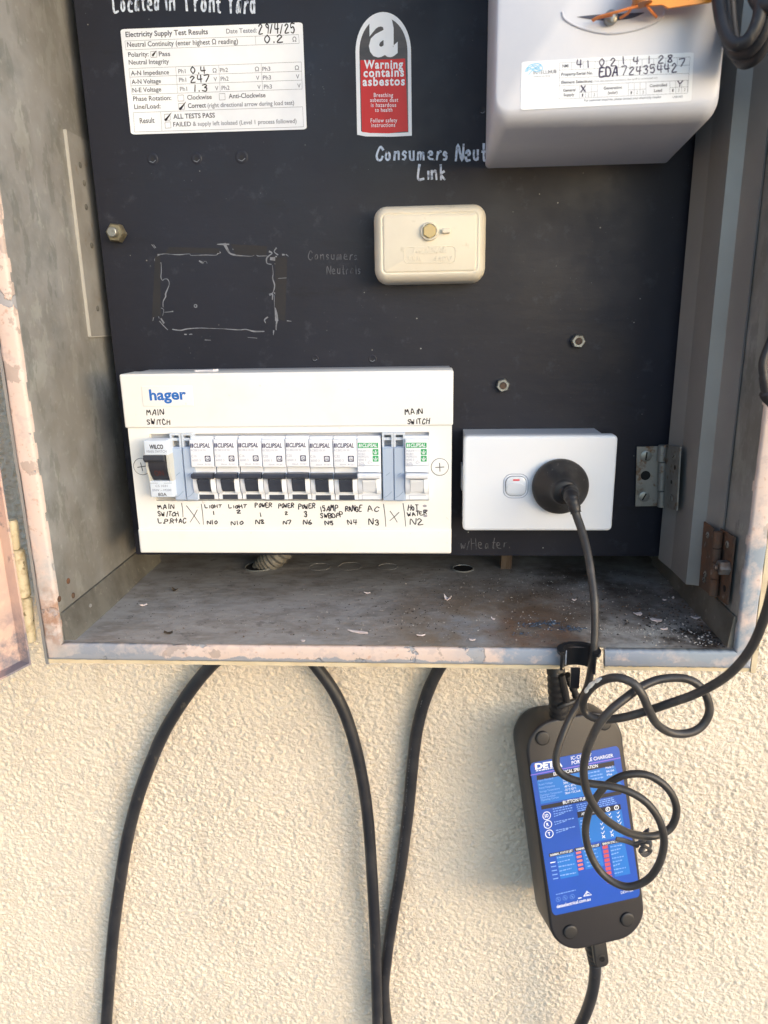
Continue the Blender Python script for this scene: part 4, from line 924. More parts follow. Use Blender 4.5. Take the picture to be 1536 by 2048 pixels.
# ---------------------------------------------------------------- power outlet
UF = FY(545, 1078, 965)
mat_gpo = M('cool_white_plastic', (222, 228, 238), .3, layers=[((216, 222, 234), 10, .4, .7, .6)]); mat_gpoblk = M('outlet_block_plastic', (188, 194, 206), .4)
ou = thing('power_outlet', 'white single power outlet with rocker switch on a mounting block', 'power outlet', UF)
u0, v0 = UF.px(925.5, 1062); u1, v1 = UF.px(1237, 870.5); u0b = UF.px(927, 1060)[0]
b = MB(); b.rbox(u0, u1, v0, v1, -9.5, 0, 3.6, 2.2, 0); b.build('face_plate', mat_gpo, ou, crease=60)
b = MB(); b.prism([(u0 + 1.2, v0 + 1.2), (u1 - 1.2, v0 + 1.2), (u1 - 1.2, v1 - 7), (u1 - 9, v1 - .8), (u0 + 1.2, v1 - .8)], -41, -9.4, 0); a = UF.px(921, 977, -25); d = UF.px(921, 928, -25); b.box(u0 - .6, u0 + 1.4, a[1], d[1], -33, -18, 0); b.build('mounting_block', mat_gpoblk, ou)
c = UF.px(1031.5, 972); b = MB(); S_ = 8.0
P = rrect(c[0] - S_ - 1.4, c[0] + S_ + 1.4, c[1] - S_ - 1.4, c[1] + S_ + 1.4, 6.2, 7); b.tube([(x, y, .05) for x, y in P + P[:1]], .3, 6, 1)
P = rrect(c[0] - S_, c[0] + S_, c[1] - S_, c[1] + S_, 5.4, 7); b.poly(P, .08, 2)
g = np.linspace(-1, 1, 15); R = []
for ins, w in ((.35, .1), (.35, 1.0), (.9, 1.5)):
    ring = []
    for x, y in rrect(c[0] - S_ + ins, c[0] + S_ - ins, c[1] - S_ + ins, c[1] + S_ - ins, 5.0, 7):
        yy = (y - c[1]) / S_; ring.append((x, y, w + (.9 * (yy + .2) if w > .5 else 0)))
    R.append(ring)
b.loft(R, 0); b.build('rocker_switch', [mat_gpo, M('outlet_groove', (150, 160, 180), .5), M('switch_gap', (52, 58, 72), .6)], ou, crease=40)
b = MB(); b.poly(rrect(c[0] - 2.6, c[0] + 2.6, c[1] + 4.7, c[1] + 5.9, .5, 3), 2.6, 0)
P = [(c[0] - 7.0, c[1] + 1.2)] + [(c[0] + x, c[1] + 2.9 - .26 * 0 - 1.7 * (x / 7) ** 2) for x in np.linspace(-7, 7, 9)] ; Q = [(c[0] + x, c[1] + .9 - 2.6 * (x / 7) ** 2 * .6) for x in np.linspace(7, -7, 9)]
b.build('red_mark', M('red_mark', (206, 40, 60), .4), SC.objects['rocker_switch']); 
b = MB(); R = []
for x in np.linspace(-6.6, 6.6, 13):
    t = 1 - abs(x / 6.9) ** 2.4; y1 = c[1] + .4 + 2.6 * t; y0 = c[1] - 4.6 - 1.2 * t; w1 = 2.6; w0 = 1.2
    R.append([(c[0] + x, y1, w1 - .6), (c[0] + x, y1, w1 + .4 * t), (c[0] + x, y0, w0 + .1), (c[0] + x, y0, w0 - .8)])
b.loft(R, 0); b.build('rocker_lip', mat_gpo, SC.objects['rocker_switch'], crease=50)

# ---------------------------------------------------------------- cords and cables
mat_cord = M('black_flex', (56, 55, 56), .45, layers=[((92, 88, 84), 60, .5, .7, .6), ((34, 34, 37), 20, .4, .6, .5)], bumps=[(120, .08, 3)])
mat_cable = M('black_cable_sheath', (31, 33, 41), .5, layers=[((58, 58, 62), 30, .45, .7, .7), ((96, 92, 86), 140, .63, .7, .5, (1, 1, .4))], bumps=[(150, .06, 3)])
mat_rubber = M('black_rubber', (30, 30, 34), .5, layers=[((48, 47, 48), 45, .45, .7, .7)], bumps=[(200, .06, 3)])
def cord(name, pts, r, label, cat, mat=mat_cord, parent=None, n=12, sub=7, group=None):
    """pts: (picture x, picture y, depth Y mm)"""
    P = cr([atY(x, y, d) for x, y, d in pts], sub); b = WB(P[0])
    if not hasattr(r, '__len__'):
        ph_ = rnd.uniform(0, 6); r = [r * (1 + .014 * math.sin(i * .9 + ph_) * math.sin(i * .23)) for i in range(len(P))]
        P = [p + np.array((.22 * math.sin(i * .41 + ph_), 0, .2 * math.sin(i * .27))) for i, p in enumerate(P)]
    b.tube(P, r, n)
    o = b.build(name, mat, frame=Frame(P[0], (1, 0, 0), (0, 1, 0)) if parent is None else None, parent=parent)
    if parent is None: tag(o, label, cat, group)
    return o
# plug with its own thin lead that runs down through the notch, tangles, and leaves to the right
PLF = FY(545, 1119, 971)
pg = thing('power_plug', 'round black plug in the outlet with its thin lead looping in front of the charger', 'plug', PLF)
b = MB(); b.lathe(0, 0, [(20.2, .4), (21.2, 1.2), (21.4, 4.5), (20.6, 6.6), (19.2, 8.0), (15.0, 12.5), (11.4, 16.5), (10.4, 18.2), (9.6, 19.6), (9.2, 22.5), (7.8, 23.6)], 48); b.build('plug_body', M('dusty_plug_rubber', (30, 30, 33), .5, layers=[((62, 60, 58), 55, .48, .68, .6), ((90, 86, 80), 240, .64, .7, .6)], bumps=[(200, .05, 3)]), pg, crease=50)
b = MB(); P0 = PLF.loc(atY(1140, 985, 521)); P1 = PLF.loc(atY(1142, 993, 512)); P2 = PLF.loc(atY(1146, 1005, 508)); P3 = PLF.loc(atY(1152, 1026, 505))
pts = cr([(0, 0, 19), P0, P1, P2, P3], 6); rr = [6.8 - 3.2 * i / (len(pts) - 1) + (.45 if i % 3 == 0 else 0) for i in range(len(pts))]
b.tube(pts, rr, 16); b.build('strain_relief', mat_rubber, pg, crease=60)
LEAD = [(1147, 1012, 506), (1154, 1034, 504), (1165, 1066, 497), (1176, 1110, 487), (1183, 1155, 478), (1189, 1205, 469), (1190, 1260, 463), (1187, 1305, 460), (1181, 1345, 463), (1173, 1378, 464), (1157, 1406, 456), (1138, 1440, 450), (1118, 1490, 443), (1112, 1520, 440), (1118, 1542, 438), (1140, 1557, 436), (1174, 1566, 434), (1224, 1573, 432), (1264, 1586, 430), (1297, 1609, 428), (1321, 1646, 427), (1328, 1688, 428), (1317, 1730, 430),
        (1291, 1762, 433), (1251, 1773, 436), (1211, 1753, 440), (1184, 1716, 443), (1171, 1669, 445), (1177, 1626, 447), (1194, 1593, 448), (1217, 1567, 448), (1251, 1550, 447), (1291, 1549, 446), (1324, 1566, 445), (1346, 1593, 444), (1353, 1625, 443), (1340, 1657, 442), (1307, 1672, 439), (1264, 1668, 433), (1224, 1648, 425), (1197, 1624, 420), (1177, 1591, 418), (1168, 1556, 417), (1169, 1522, 417),
        (1178, 1490, 416), (1197, 1450, 415), (1222, 1420, 416), (1250, 1397, 419), (1284, 1373, 425), (1324, 1358, 429), (1374, 1358, 430), (1406, 1380, 429), (1419, 1417, 428), (1408, 1447, 427), (1382, 1465, 425), (1344, 1466, 423), (1314, 1448, 419), (1297, 1418, 415), (1284, 1388, 414), (1264, 1365, 416), (1231, 1355, 420), (1197, 1365, 427), (1174, 1386, 433),
        (1166, 1407, 436), (1173, 1427, 436), (1198, 1438, 433), (1240, 1436, 429), (1291, 1423, 425), (1341, 1406, 418), (1391, 1388, 412), (1441, 1361, 405), (1476, 1331, 399), (1504, 1293, 394), (1523, 1251, 390), (1538, 1205, 387), (1556, 1120, 384), (1580, 1000, 384), (1600, 800, 390), (1612, 520, 402), (1604, 200, 424), (1580, -40, 440), (1530, -180, 452), (1490, -230, 460)]
P = cr([PLF.loc(atY(*p)) for p in LEAD], 6); rr = [2.75] * len(P)
for i in range(len(P)): rr[i] = 3.1 - .5 * min(1, i / 40) if i < 60 else 2.6 + .15 * min(1, (i - 60) / 300)
b = MB(); b.tube(P, rr, 14); b.build('lead', mat_cord, pg, crease=70)
b = MB(); q = [PLF.loc(atY(*p)) + np.array((-.9, .9, 1.6)) for p in ((1173, 1384, 433), (1184, 1370, 430), (1197, 1361, 427), (1206, 1357, 425))]
b.tube(cr(q, 5), [1.2, 1.5, 1.6, 1.2, 1.5, 1.7, 1.5, 1.3, 1.0, 1.4, 1.5, 1.4, 1.2, 1.0, .8, .5], 8); b.build('white_tape', M('white_tape', (214, 216, 214), .6), pg)
# thick cables on the wall
cord('heavy_cable', [(520, 1215, 586), (470, 1290, 586), (424, 1330, 586), (378, 1385, 586), (338, 1448, 587), (308, 1510, 588), (281, 1580, 589), (255, 1680, 590), (238, 1780, 590), (226, 1880, 590), (218, 1970, 590), (213, 2060, 590), (208, 2200, 590)], 6.0, 'thick black cable curving out to the left below the meter box', 'cable', mat_cable, n=18, group='thick black cables on the wall')
cord('heavy_cable', [(560, 1240, 584), (598, 1295, 584), (632, 1332, 584), (668, 1382, 583), (698, 1450, 582), (720, 1530, 582), (735, 1630, 582), (744, 1740, 582), (749, 1850, 582), (753, 1950, 582), (755, 2060, 582), (756, 2200, 582)], 5.6, 'smooth thick black cable, the middle of the three hanging from the box', 'cable', mat_cable, n=18, group='thick black cables on the wall')
rc = cord('heavy_cable', [(930, 1260, 591), (905, 1300, 591), (878, 1338, 591), (853, 1390, 591), (836, 1455, 591), (825, 1530, 591), (816, 1630, 591), (804, 1720, 591), (790, 1810, 592), (776, 1900, 592), (769, 1960, 592), (770, 2010, 592), (775, 2070, 592), (778, 2200, 592)], 5.6, 'thick black cable with faint lettering, right of the middle cable', 'cable', mat_cable, n=18, group='thick black cables on the wall')
# dashes of worn printing along that cable
o = np.array(rc.location) * 1000 - np.array((0, 0, CAMZ)); b = WB(o)
PP = cr([atY(*p) for p in ((853, 1390, 591), (836, 1455, 591), (825, 1530, 591), (816, 1630, 591), (804, 1720, 591), (790, 1810, 592), (776, 1900, 592))], 30)
for i in range(4, len(PP) - 3):
    if rnd.random() < .55:
        a, c = PP[i], PP[i] + (PP[i + 1] - PP[i]) * rnd.uniform(.3, .8); off = np.array((-3.6, -4.42, 0))
        d = np.array((.5, -.4, 0)); b.add([a + off, c + off, c + off + d, a + off + d], [(0, 1, 2, 3)])
b.build('worn_printing', M('worn_cable_print', (130, 130, 136), .7), rc)
# coil hanging at the top right, in front of the channel
for k, pts in enumerate((((1432, -160, 470), (1434, -40, 462), (1443, 40, 456), (1462, 84, 450), (1490, 84, 446), (1512, 52, 444), (1522, 0, 444), (1526, -140, 446)),
                         ((1440, -160, 474), (1446, -20, 470), (1452, 60, 465), (1466, 102, 460), (1494, 104, 455), (1522, 72, 450), (1537, 10, 448), (1542, -140, 450)),
                         ((1450, -160, 480), (1458, 0, 478), (1466, 80, 474), (1482, 122, 468), (1508, 118, 460), (1534, 80, 455), (1549, 10, 452), (1556, -140, 452)))):
    pts = ((1484, -235, 460),) + pts + ((1490, -232, 456),)
    if k == 0:
        P = [atY(*p) for p in pts]; CO = Frame(P[3], (1, 0, 0), (0, 1, 0)); co = thing('coiled_cable', 'black cable hanging in loose loops at the top right of the box', 'cable', CO)
    b = WB(CO.o); b.tube(cr([atY(*p) for p in pts], 8), 3.4, 14); b.build('loop', mat_cable, co)
b = WB(CO.o); b.tube(cr([atY(*p) for p in ((1500, -40, 452), (1518, 4, 446), (1535, 10, 442), (1560, 0, 440))], 6), 4.2, 14); b.build('cable_end', mat_cable, co)
cord('cable_tail', [(1611, 480, 404), (1590, 570, 428), (1560, 640, 440), (1538, 690, 438), (1526, 725, 437), (1528, 755, 437), (1533, 785, 438), (1545, 800, 440), (1570, 805, 446)], [2.4] * 35 + [2.8] * 7 + [4.2] * 8 + [5.0] * 7, 'black cable tail with a knob at the right edge of the box', 'cable', mat_cable)

# grommet in the notch of the rim
GF = Frame(atZ(1160, 1318, -225.0), (1, 0, 0), (0, 1, 0)); b = MB()
GF.o = np.array((atZ(1160, 1310, -225)[0], 459.0, -225.0))
def arc(r0, r1, z0, z1, a0, a1, mat=0, n=30, e=1.0):
    R = []
    for k in range(n + 1):
        a = math.radians(a0 + (a1 - a0) * k / n); c, s_ = math.cos(a), math.sin(a) * e
        R.append([(r0 * c, r0 * s_, z0), (r1 * c, r1 * s_, z0), (r1 * c, r1 * s_, z1), (r0 * c, r0 * s_, z1)])
    b.loft(R, mat, smooth=True)
arc(10.5, 14.8, 0, 2.2, -38, 205, e=.86); arc(10.4, 12.2, -14, .2, -30, 180, e=.86)
b.box(-7.5, -1.5, -14, -12.4, -20, -5, 0)
tag(b.build('cable_grommet', M('black_grommet_plastic', (26, 27, 32), .35), frame=GF, crease=40), 'black open ring grommet in the notch of the bottom rim', 'grommet')

# ---------------------------------------------------------------- charger hanging below
ph, tl = math.radians(11), math.radians(13)
nn = np.array((math.sin(ph) * math.cos(tl), -math.cos(ph) * math.cos(tl), math.sin(tl)))
CF0 = atY(1168, 1655, 545)
def on_plane(x, y): d = ray(x, y); return d * (nn @ CF0) / (nn @ d)
uu = (on_plane(1237, 1491) - on_plane(1060, 1527)); uu2 = on_plane(1281, 1793) - on_plane(1105, 1831); uu = uu / np.linalg.norm(uu) + uu2 / np.linalg.norm(uu2); uu /= np.linalg.norm(uu)
CF = Frame(CF0, uu, np.cross(nn, uu))
mat_case = M('black_charger_plastic', (37, 36, 41), .42, layers=[((46, 45, 49), 14, .4, .7, .6)], bumps=[(420, .05, 2)])
cg = thing('portable_charger', 'black portable charger with a bright blue instruction label hanging below the box', 'charger', CF)
lt, rt = CF.px(1050, 1600)[0] + .0, CF.px(1263, 1600)[0]; vb, vt = CF.px(1190, 1893)[1], CF.px(1165, 1428)[1]
lt = CF.px(1073, 1650)[0]; rt = CF.px(1268, 1650)[0]
b = MB(); R = []
Rr = 27; DEP = 44
for ins, w in ((3, -DEP), (.6, -DEP + 3), (0, -DEP + 8), (0, -2.4), (.5, -.9), (1.8, -.1), (2.6, 0)):
    R.append([(x, y, w) for x, y in rrect(lt + ins, rt - ins, vb + ins, vt - ins, Rr - ins * .9, 10)])
b.loft(R, 0); b.build('case', mat_case, cg, crease=50)
for x, y in ((1085, 1476), (1208, 1446), (1140, 1863), (1254, 1838)):
    c = CF.px(x, y); b = MB(); b.lathe(c[0], c[1], [(6.4, 0), (6.2, 1.4), (5.4, 2.0), (4.6, 2.1)], 24); b.build('rubber_foot', mat_rubber, cg)
mat_blue = M('bright_blue_label', (32, 80, 172), .3, layers=[((46, 84, 190), 12, .4, .7, .6)], bumps=[(25, .25, 3)]); mat_tab = M('mid_blue_print', (30, 112, 198), .35); mat_black = M('black_print', (28, 30, 44), .4); mat_w = M('white_print', (226, 232, 244), .4)
mat_pw = M('pale_blue_print', (120, 160, 228), .5); mat_lr = M('coral_print', (222, 116, 104), .5); mat_lr2 = M('dull_red_print', (188, 74, 88), .5); mat_pur = M('purple_line', (134, 110, 216), .4)
BLF = Frame(CF.o + CF.w * .35, CF.u, CF.v); b = MB()
K = lambda x, y: (1024 + x / 4.085, 1450 + y / 4.085)
c4 = [BLF.px(*p) for p in ((1105.5, 1832), (1281, 1793), (1237.5, 1491), (1059, 1527))]
b.prism([c4[0] * (1 - u) * (1 - v) + c4[1] * u * (1 - v) + c4[2] * u * v + c4[3] * (1 - u) * v for u, v in rrect(0, 1, 0, 1, .04, 4)], -.3, 0, 0)
KQ = lambda pts, m, w=.02: b.quad(BLF, [K(*p) for p in pts], w, m)
KT = lambda t, a, c, cap, m=3, bold=.02, w=.16: b.text(BLF, t, K(*a), K(*c), cap / 4.085, m, w, bold)
KL = lambda a, c, wd, m=3: b.seg(BLF, K(*a), K(*c), wd / 4.085, .1, m)
def KW(a, c, cap, m=4):      # a line of words too small to read
    x = 0; L = math.dist(a, c)
    while x < L:
        l = min(rnd.uniform(9, 26), L - x)
        KL((a[0] + (c[0] - a[0]) * x / L, a[1] + (c[1] - a[1]) * x / L - cap * .4), (a[0] + (c[0] - a[0]) * (x + l) / L, a[1] + (c[1] - a[1]) * (x + l) / L - cap * .4), cap * rnd.uniform(.5, .75), m); x += l + rnd.uniform(4, 7)
KT('DETA', (190, 362), (410, 330), 44, bold=.05); KW((195, 380), (410, 342), 11, 3); KL((180, 330), (195, 350), 8, 6)
KT('IC-CPD EV', (483, 284), (650, 256), 27, bold=.01); KT('PORTABLE CHARGER', (488, 323), (828, 260), 27, bold=.015)
KL((150, 410), (885, 267), 7, 7)
KQ(((200, 414), (832, 292), (838, 330), (204, 452)), 2); KT('ELECTRICAL SPECIFICATION', (340, 413), (702, 344), 25, bold=.015)
KQ(((204, 454), (840, 333), (905, 520), (236, 645)), 1)
for i, (t, y) in enumerate((('Input Standard', 462), ('Rated Voltage', 496), ('Rated Frequency', 524), ('Storage Temperature', 553), ('Operation Temperature', 583), ('Rated Residual', 602), ('Operating Current', 622))):
    x = 216 + i * 3.4; KT(t, (x, y), (x + 8.6 * len(t), y - 1.6 * len(t)), 15, 4, .01)
for t, x, y in (('220V', 415, 458), ('50Hz', 420, 484), ('-40°C 80°C', 426, 512), ('-25°C 50°C', 430, 540), ('30mA + DC 6mA', 434, 566)): KT(t, (x, y), (x + 9.6 * len(t), y - 1.8 * len(t)), 17, 3, 0)
for t, x, y in (('Mode 2', 766, 358), ('8A/16A', 772, 388), ('IP66', 776, 416)): KT(t, (x, y), (x + 10.4 * len(t), y - 2.1 * len(t)), 16, 3, 0)
for x, y in ((620, 400), (640, 425), (650, 450)): KW((x, y), (x + 100, y - 20), 15)
KQ(((236, 660), (890, 535), (896, 566), (242, 692)), 2); KT('BUTTON FUNCTION', (417, 646), (712, 590), 25, bold=.015)
for t, x, y in (('I/D', 283, 741), ('R', 293, 812), ('T', 305, 889)):
    c = BLF.px(*K(x, y)); b.annulus(c[0], c[1], 3.1, 3.75, .08, 3, 30); wd = 30 if len(t) > 1 else 20; KT(t, (x - wd / 2, y + 15), (x + wd / 2, y + 10), 26, 3, .03)
for x, y, n in ((332, 692, 4), (345, 798, 2), (358, 866, 2)):
    for k in range(n): KW((x + k * 4, y + k * 20), (x + 160 - (60 if k == n - 1 else 0), y - 32 + k * 20), 13)
for k in range(4): KW((525 + 4 * k, 660 + 16 * k), (830 + 8 * k, 598 + 14 * k), 13)
KQ(((530, 712), (884, 645), (892, 688), (538, 760)), 2); KT('APPEARANCE', (568, 738), (690, 715), 22)
for x, y, t in ((783, 688, 'R'), (853, 674, 'T')):
    c = BLF.px(*K(x, y)); b.annulus(c[0], c[1], 1.5, 2.2, .14, 3, 22); KT(t, (x - 6, y + 9), (x + 6, y + 7), 17, 3)
KQ(((540, 762), (893, 690), (930, 905), (575, 975)), 1)
for k in range(7): KW((556 + 4 * k, 790 + 26 * k), (610 + 6 * k, 780 + 26 * k), 15)
def chk(x, y, s=1): b.ribbon([BLF.px(*K(x + q[0] * s, y + q[1] * s)) for q in ((-11, -4), (-3, 8), (12, -16))], [.5, .8, .5], .13, 3)
for x, y in ((797, 730), (866, 718), (868, 750), (872, 782), (880, 808), (733, 808), (738, 845), (742, 882), (805, 758), (812, 872), (812, 800)): chk(x, y, 1 if (x + y) % 3 else .7)
for x, y in ((748, 912), (819, 898)):
    KL((x - 12, y - 10), (x + 12, y + 10), 5); KL((x + 10, y - 12), (x - 10, y + 12), 5)
for q, t in ((((300, 1052), (500, 1012), (504, 1038), (305, 1080)), 'NORMAL STATUS LIST'), (((508, 1008), (716, 966), (721, 992), (514, 1034)), 'WARNING STATUS LIST'), (((728, 962), (914, 926), (919, 952), (733, 988)), 'ERROR STATUS LIST')):
    KQ(q, 2); a, c = q[3], q[2]; KT(t, (a[0] + 8, a[1] - 7), (c[0] - 8, c[1] - 5), 17, 3, .02)
KQ(((360, 1070), (506, 1040), (545, 1228), (398, 1258)), 1); KQ(((572, 1024), (722, 994), (752, 1150), (602, 1180)), 1); KQ(((795, 978), (920, 953), (968, 1215), (842, 1240)), 1)
for k in range(5):
    KW((366 + 7 * k, 1092 + 36 * k), (495 + 7 * k - 30 * (k % 2), 1068 + 36 * k), 15); KL((312 + 6 * k, 1126 + 33 * k), (354 + 6 * k, 1118 + 33 * k), 8, 3 if k == 0 else 4)
    KQ(((522 + 5 * k, 1040 + 33 * k), (562 + 5 * k, 1030 + 33 * k), (566 + 5 * k, 1046 + 33 * k), (526 + 5 * k, 1056 + 33 * k)), 5); KW((590 + 7 * k, 1040 + 30 * k), (690 + 7 * k, 1020 + 30 * k), 14)
for k in range(9):
    KQ(((738 + 5 * k, 990 + 35 * k), (780 + 5 * k, 980 + 35 * k), (785 + 5 * k, 1006 + 35 * k), (743 + 5 * k, 1016 + 35 * k)), 6)
    if k < 8: KW((802 + 5 * k, 1002 + 31 * k), (905 + 4 * k - 22 * (k % 3), 984 + 31 * k), 15)
KW((360, 1390), (520, 1352), 12)
for x, y in ((378, 1425), (433, 1412), (492, 1402)): c = BLF.px(*K(x, y)); b.annulus(c[0], c[1], 1.9, 2.15, .08, 4, 20); KL((x - 8, y - 8), (x + 8, y + 8), 4, 4)
KL((540, 1416), (568, 1410), 8, 3)
tri = [BLF.px(*K(*p)) for p in ((588, 1398), (612, 1358), (650, 1386))]; b.ribbon(tri + tri[:2], .9, .08, 3); KT('C', (608, 1392), (628, 1388), 24, 3, .03)
KT('DEVP16A', (890, 1380), (990, 1358), 21, bold=0); KT('detaelectrical.com.au', (366, 1496), (642, 1432), 27, bold=.015)
lb = b.build('instruction_label', [mat_blue, mat_tab, mat_black, mat_w, mat_pw, mat_lr, mat_lr2, mat_pur], cg); lb.location = CFl = (0, 0, .00035)
# glands and leads of the charger
def ribbed(pts, r0, r1, ribs, name, parent, mat=mat_rubber, sub=14):
    P = cr(pts, sub); n = len(P); rr = [r0 + (r1 - r0) * i / (n - 1) + (.6 if int(i * ribs * 2 / n) % 2 else 0) for i in range(n)]
    b = MB(); b.tube(P, rr, 18); return b.build(name, mat, parent, crease=30)
def cl(x, y, Y): return CF.loc(atY(x, y, Y))
top = cl(1118, 1428, 574)
ribbed([cl(1119, 1432, 572), cl(1116, 1390, 567), cl(1112, 1345, 564), cl(1109, 1300, 566)], 8.6, 6.6, 10, 'cable_gland', cg)
ribbed([cl(1160, 1412, 572), cl(1146, 1376, 566), cl(1134, 1350, 560)], 3.0, 2.6, 6, 'cable_gland', cg)
b = MB(); b.tube(cr([cl(1112, 1352, 560), cl(1108, 1310, 566), cl(1104, 1270, 572), cl(1100, 1240, 585)], 8), 5.0, 14); b.build('lead', mat_cable, cg)
b = MB(); a = cl(1134, 1405, 561); d = cl(1124, 1350, 555); b.tube([a, a * .5 + d * .5 + np.array((0, 0, .6)), d], [3.0, 3.0, 2.4], 10); b.tube(cr([cl(1116, 1415, 560), cl(1130, 1409, 559), cl(1150, 1402, 564)], 6), 2.6, 10); b.build('gland_strap', mat_rubber, cg)
ribbed([cl(1186, 1878, 545), cl(1190, 1905, 545), cl(1191, 1926, 545)], 9.0, 6.0, 5, 'cable_gland', cg)
b = MB(); a = cl(1199, 1886, 530); P = [(x * 6.2 + a[0], y + a[1], w + a[2]) for x, y, w in ((0, 0, 0),)]
b.rbox(a[0] - 6.2, a[0] + 6.6, a[1] - 23, a[1] + 3, a[2] - 5, a[2], 4.5, 1.2); c = (a[0] + .2, a[1] - 15); b.lathe(c[0], c[1], [(3.6, a[2]), (3.6, a[2] + .3), (2.6, a[2] + .35), (2.4, a[2] - .1)], 20); b.build('gland_tab', mat_rubber, cg)
b = MB(); b.tube(cr([cl(1190, 1915, 545), cl(1190, 1950, 548), cl(1184, 1988, 553), cl(1172, 2025, 560), cl(1156, 2060, 566), cl(1120, 2140, 575)], 8), 5.4, 16); b.build('lead', mat_cable, cg)
# wire tie by the loops
TF = Frame(atY(1285, 1690, 505), (1, 0, 0), (0, 1, 0)); b = WB(TF.o)
r3 = random.Random(5)
for pts in (((1232, 1678), (1255, 1683), (1276, 1692)), ((1276, 1692), (1286, 1668), (1296, 1660), (1290, 1680), (1270, 1686)), ((1278, 1684), (1300, 1684), (1298, 1702), (1282, 1704), (1290, 1690)), ((1280, 1700), (1290, 1710), (1300, 1700), (1284, 1690))):
    b.tube(cr([atY(x, y, 500 + r3.uniform(-6, 6)) for x, y in pts], 5), 2.1, 8, flat=.45)
tag(b.build('wire_tie', M('grey_twist_tie', (66, 66, 70), .5), frame=TF), 'crumpled dark twist tie beside the right edge of the charger', 'twist tie')

# ---------------------------------------------------------------- conduit, timber and litter on the box floor
CO_ = atZ(519, 1134, ZF); CO_ = np.array(CO_); b = WB(CO_)
q = atY(560, 1106, 628); P = cr([CO_ + np.array((0, 2, -14)), CO_ + np.array((4, 2, 0)), q, q + np.array((32, -2, 36)), q + np.array((50, -4, 90))], 22)
b.tube(P, [9.4 + (1.0 if (i // 2) % 2 else -.9) for i in range(len(P))], 24); tag(b.build('flexible_conduit', M('grey_conduit_plastic', (118, 116, 110), .5, layers=[((88, 84, 78), 60, .45, .7, .7)]), frame=Frame(CO_, (1, 0, 0), (0, 1, 0)), crease=60), 'grey corrugated conduit rising from the hole in the box floor', 'conduit')
TO = atZ(1012, 1136, ZF); b = WB(TO)
b.hexa([TO + np.array(p) for p in ((-5, -3, 0), (4.5, -3, 0), (4.5, 6, 0), (-5, 6, 0), (-3, -2, 60), (7.5, -2, 60), (7.5, 6, 60), (-3, 6, 60))])
tag(b.build('timber_batten', M('old_brown_timber', (92, 78, 64), .8, layers=[((72, 54, 40), 60, .45, .6, .9, (6, 1, .4))]), frame=Frame(TO, (1, 0, 0), (0, 1, 0))), 'short brown timber stub under the panel by the right floor hole', 'timber')
mat_flake = M('pale_paint_flake', (206, 198, 200), .7, layers=[((222, 200, 194), 60, .45, .6, .8)]); mat_leaf = M('dry_dark_leaf', (52, 44, 36), .8)
def flake(x, y, w, l, ang, mat, label, name='paint_flake', cat='paint flake', group='paint flakes on the box floor', curl=1.0):
    F = Frame(atZ(x, y, ZF + .6), (1, 0, 0), (0, 1, 0)); r = random.Random(int(x * 7 + y)); b = MB()
    n = 9; top = []; N = [r.uniform(.55, 1) for _ in range(n)]; ca, sa = math.cos(math.radians(ang)), math.sin(math.radians(ang))
    for k in range(n):
        a = 2 * math.pi * k / n; uu_, vv_ = l / 2 * math.cos(a) * N[k], w / 2 * math.sin(a) * N[k]
        top.append((uu_ * ca - vv_ * sa, uu_ * sa + vv_ * ca, .35 + curl * (uu_ / l * 2) ** 2 * r.uniform(.6, 1.6)))
    V = [(0, 0, .5)] + top + [(0, 0, -.1)] + [(a, c, h - .55) for a, c, h in top]
    b.add(V, [(0, 1 + k, 1 + (k + 1) % n) for k in range(n)] + [(n + 1, n + 2 + (k + 1) % n, n + 2 + k) for k in range(n)] + [(1 + k, n + 2 + k, n + 2 + (k + 1) % n, 1 + (k + 1) % n) for k in range(n)])
    tag(b.build(name, mat, frame=F, crease=20), label, cat, group)
flake(288, 1210, 3.6, 7.5, 35, mat_flake, 'small pale flake alone on the left half of the box floor')
flake(735, 1186, 2.5, 7, 10, mat_flake, 'thin pale flake on the middle of the floor below the enclosure')
flake(895, 1198, 7, 8.5, -20, mat_flake, 'chunky pale flake standing on the floor left of the plug lead', curl=4)
flake(718, 1264, 4, 20, -14, mat_flake, 'long pale sliver, the longest flake on the box floor')
flake(842, 1271, 1.6, 8, 0, mat_flake, 'thin straight sliver right of the longest flake, near the rim'); flake(944, 1280, 3, 6.5, -12, mat_flake, 'small flake at the bottom rim below the rusty stain'); flake(986, 1238, 2, 4, -30, mat_flake, 'tiny flake on the rusty brown stain')
flake(1276, 1228, 6, 8, 15, mat_flake, 'ragged pale flake right of the plug lead, left of a similar one'); flake(1311, 1240, 7, 12, -22, mat_flake, 'largest ragged pale flake right of the plug lead'); flake(1391, 1236, 4.5, 8, -12, mat_flake, 'pale flake close to the right upstand of the box')
flake(1328, 1200, 2, 5, -25, mat_flake, 'thin flake behind the largest ragged flake'); flake(1346, 1196, 2.5, 4, 40, mat_flake, 'little flake just below the right channel'); flake(1338, 1162, 3, 5, 60, mat_flake, 'flake at the foot of the right channel'); flake(1148, 1200, 2.5, 5, 10, mat_flake, 'small flake just left of the plug lead')
flake(606, 1282, 2.5, 5, -20, mat_flake, 'small flake at the rim left of the longest sliver')
flake(1327, 1258, 3, 7, 0, mat_flake, 'grey flake in front of the largest ragged flake')
flake(350, 1181, 5, 6.5, -15, mat_leaf, 'dark dry leaf scrap on the left of the box floor', 'leaf_scrap', 'leaf scrap', 'dark leaf scraps on the box floor', 3); flake(338, 1266, 5, 8, 20, mat_leaf, 'dark crumbled leaf scrap near the left end of the rim', 'leaf_scrap', 'leaf scrap', 'dark leaf scraps on the box floor', 2)
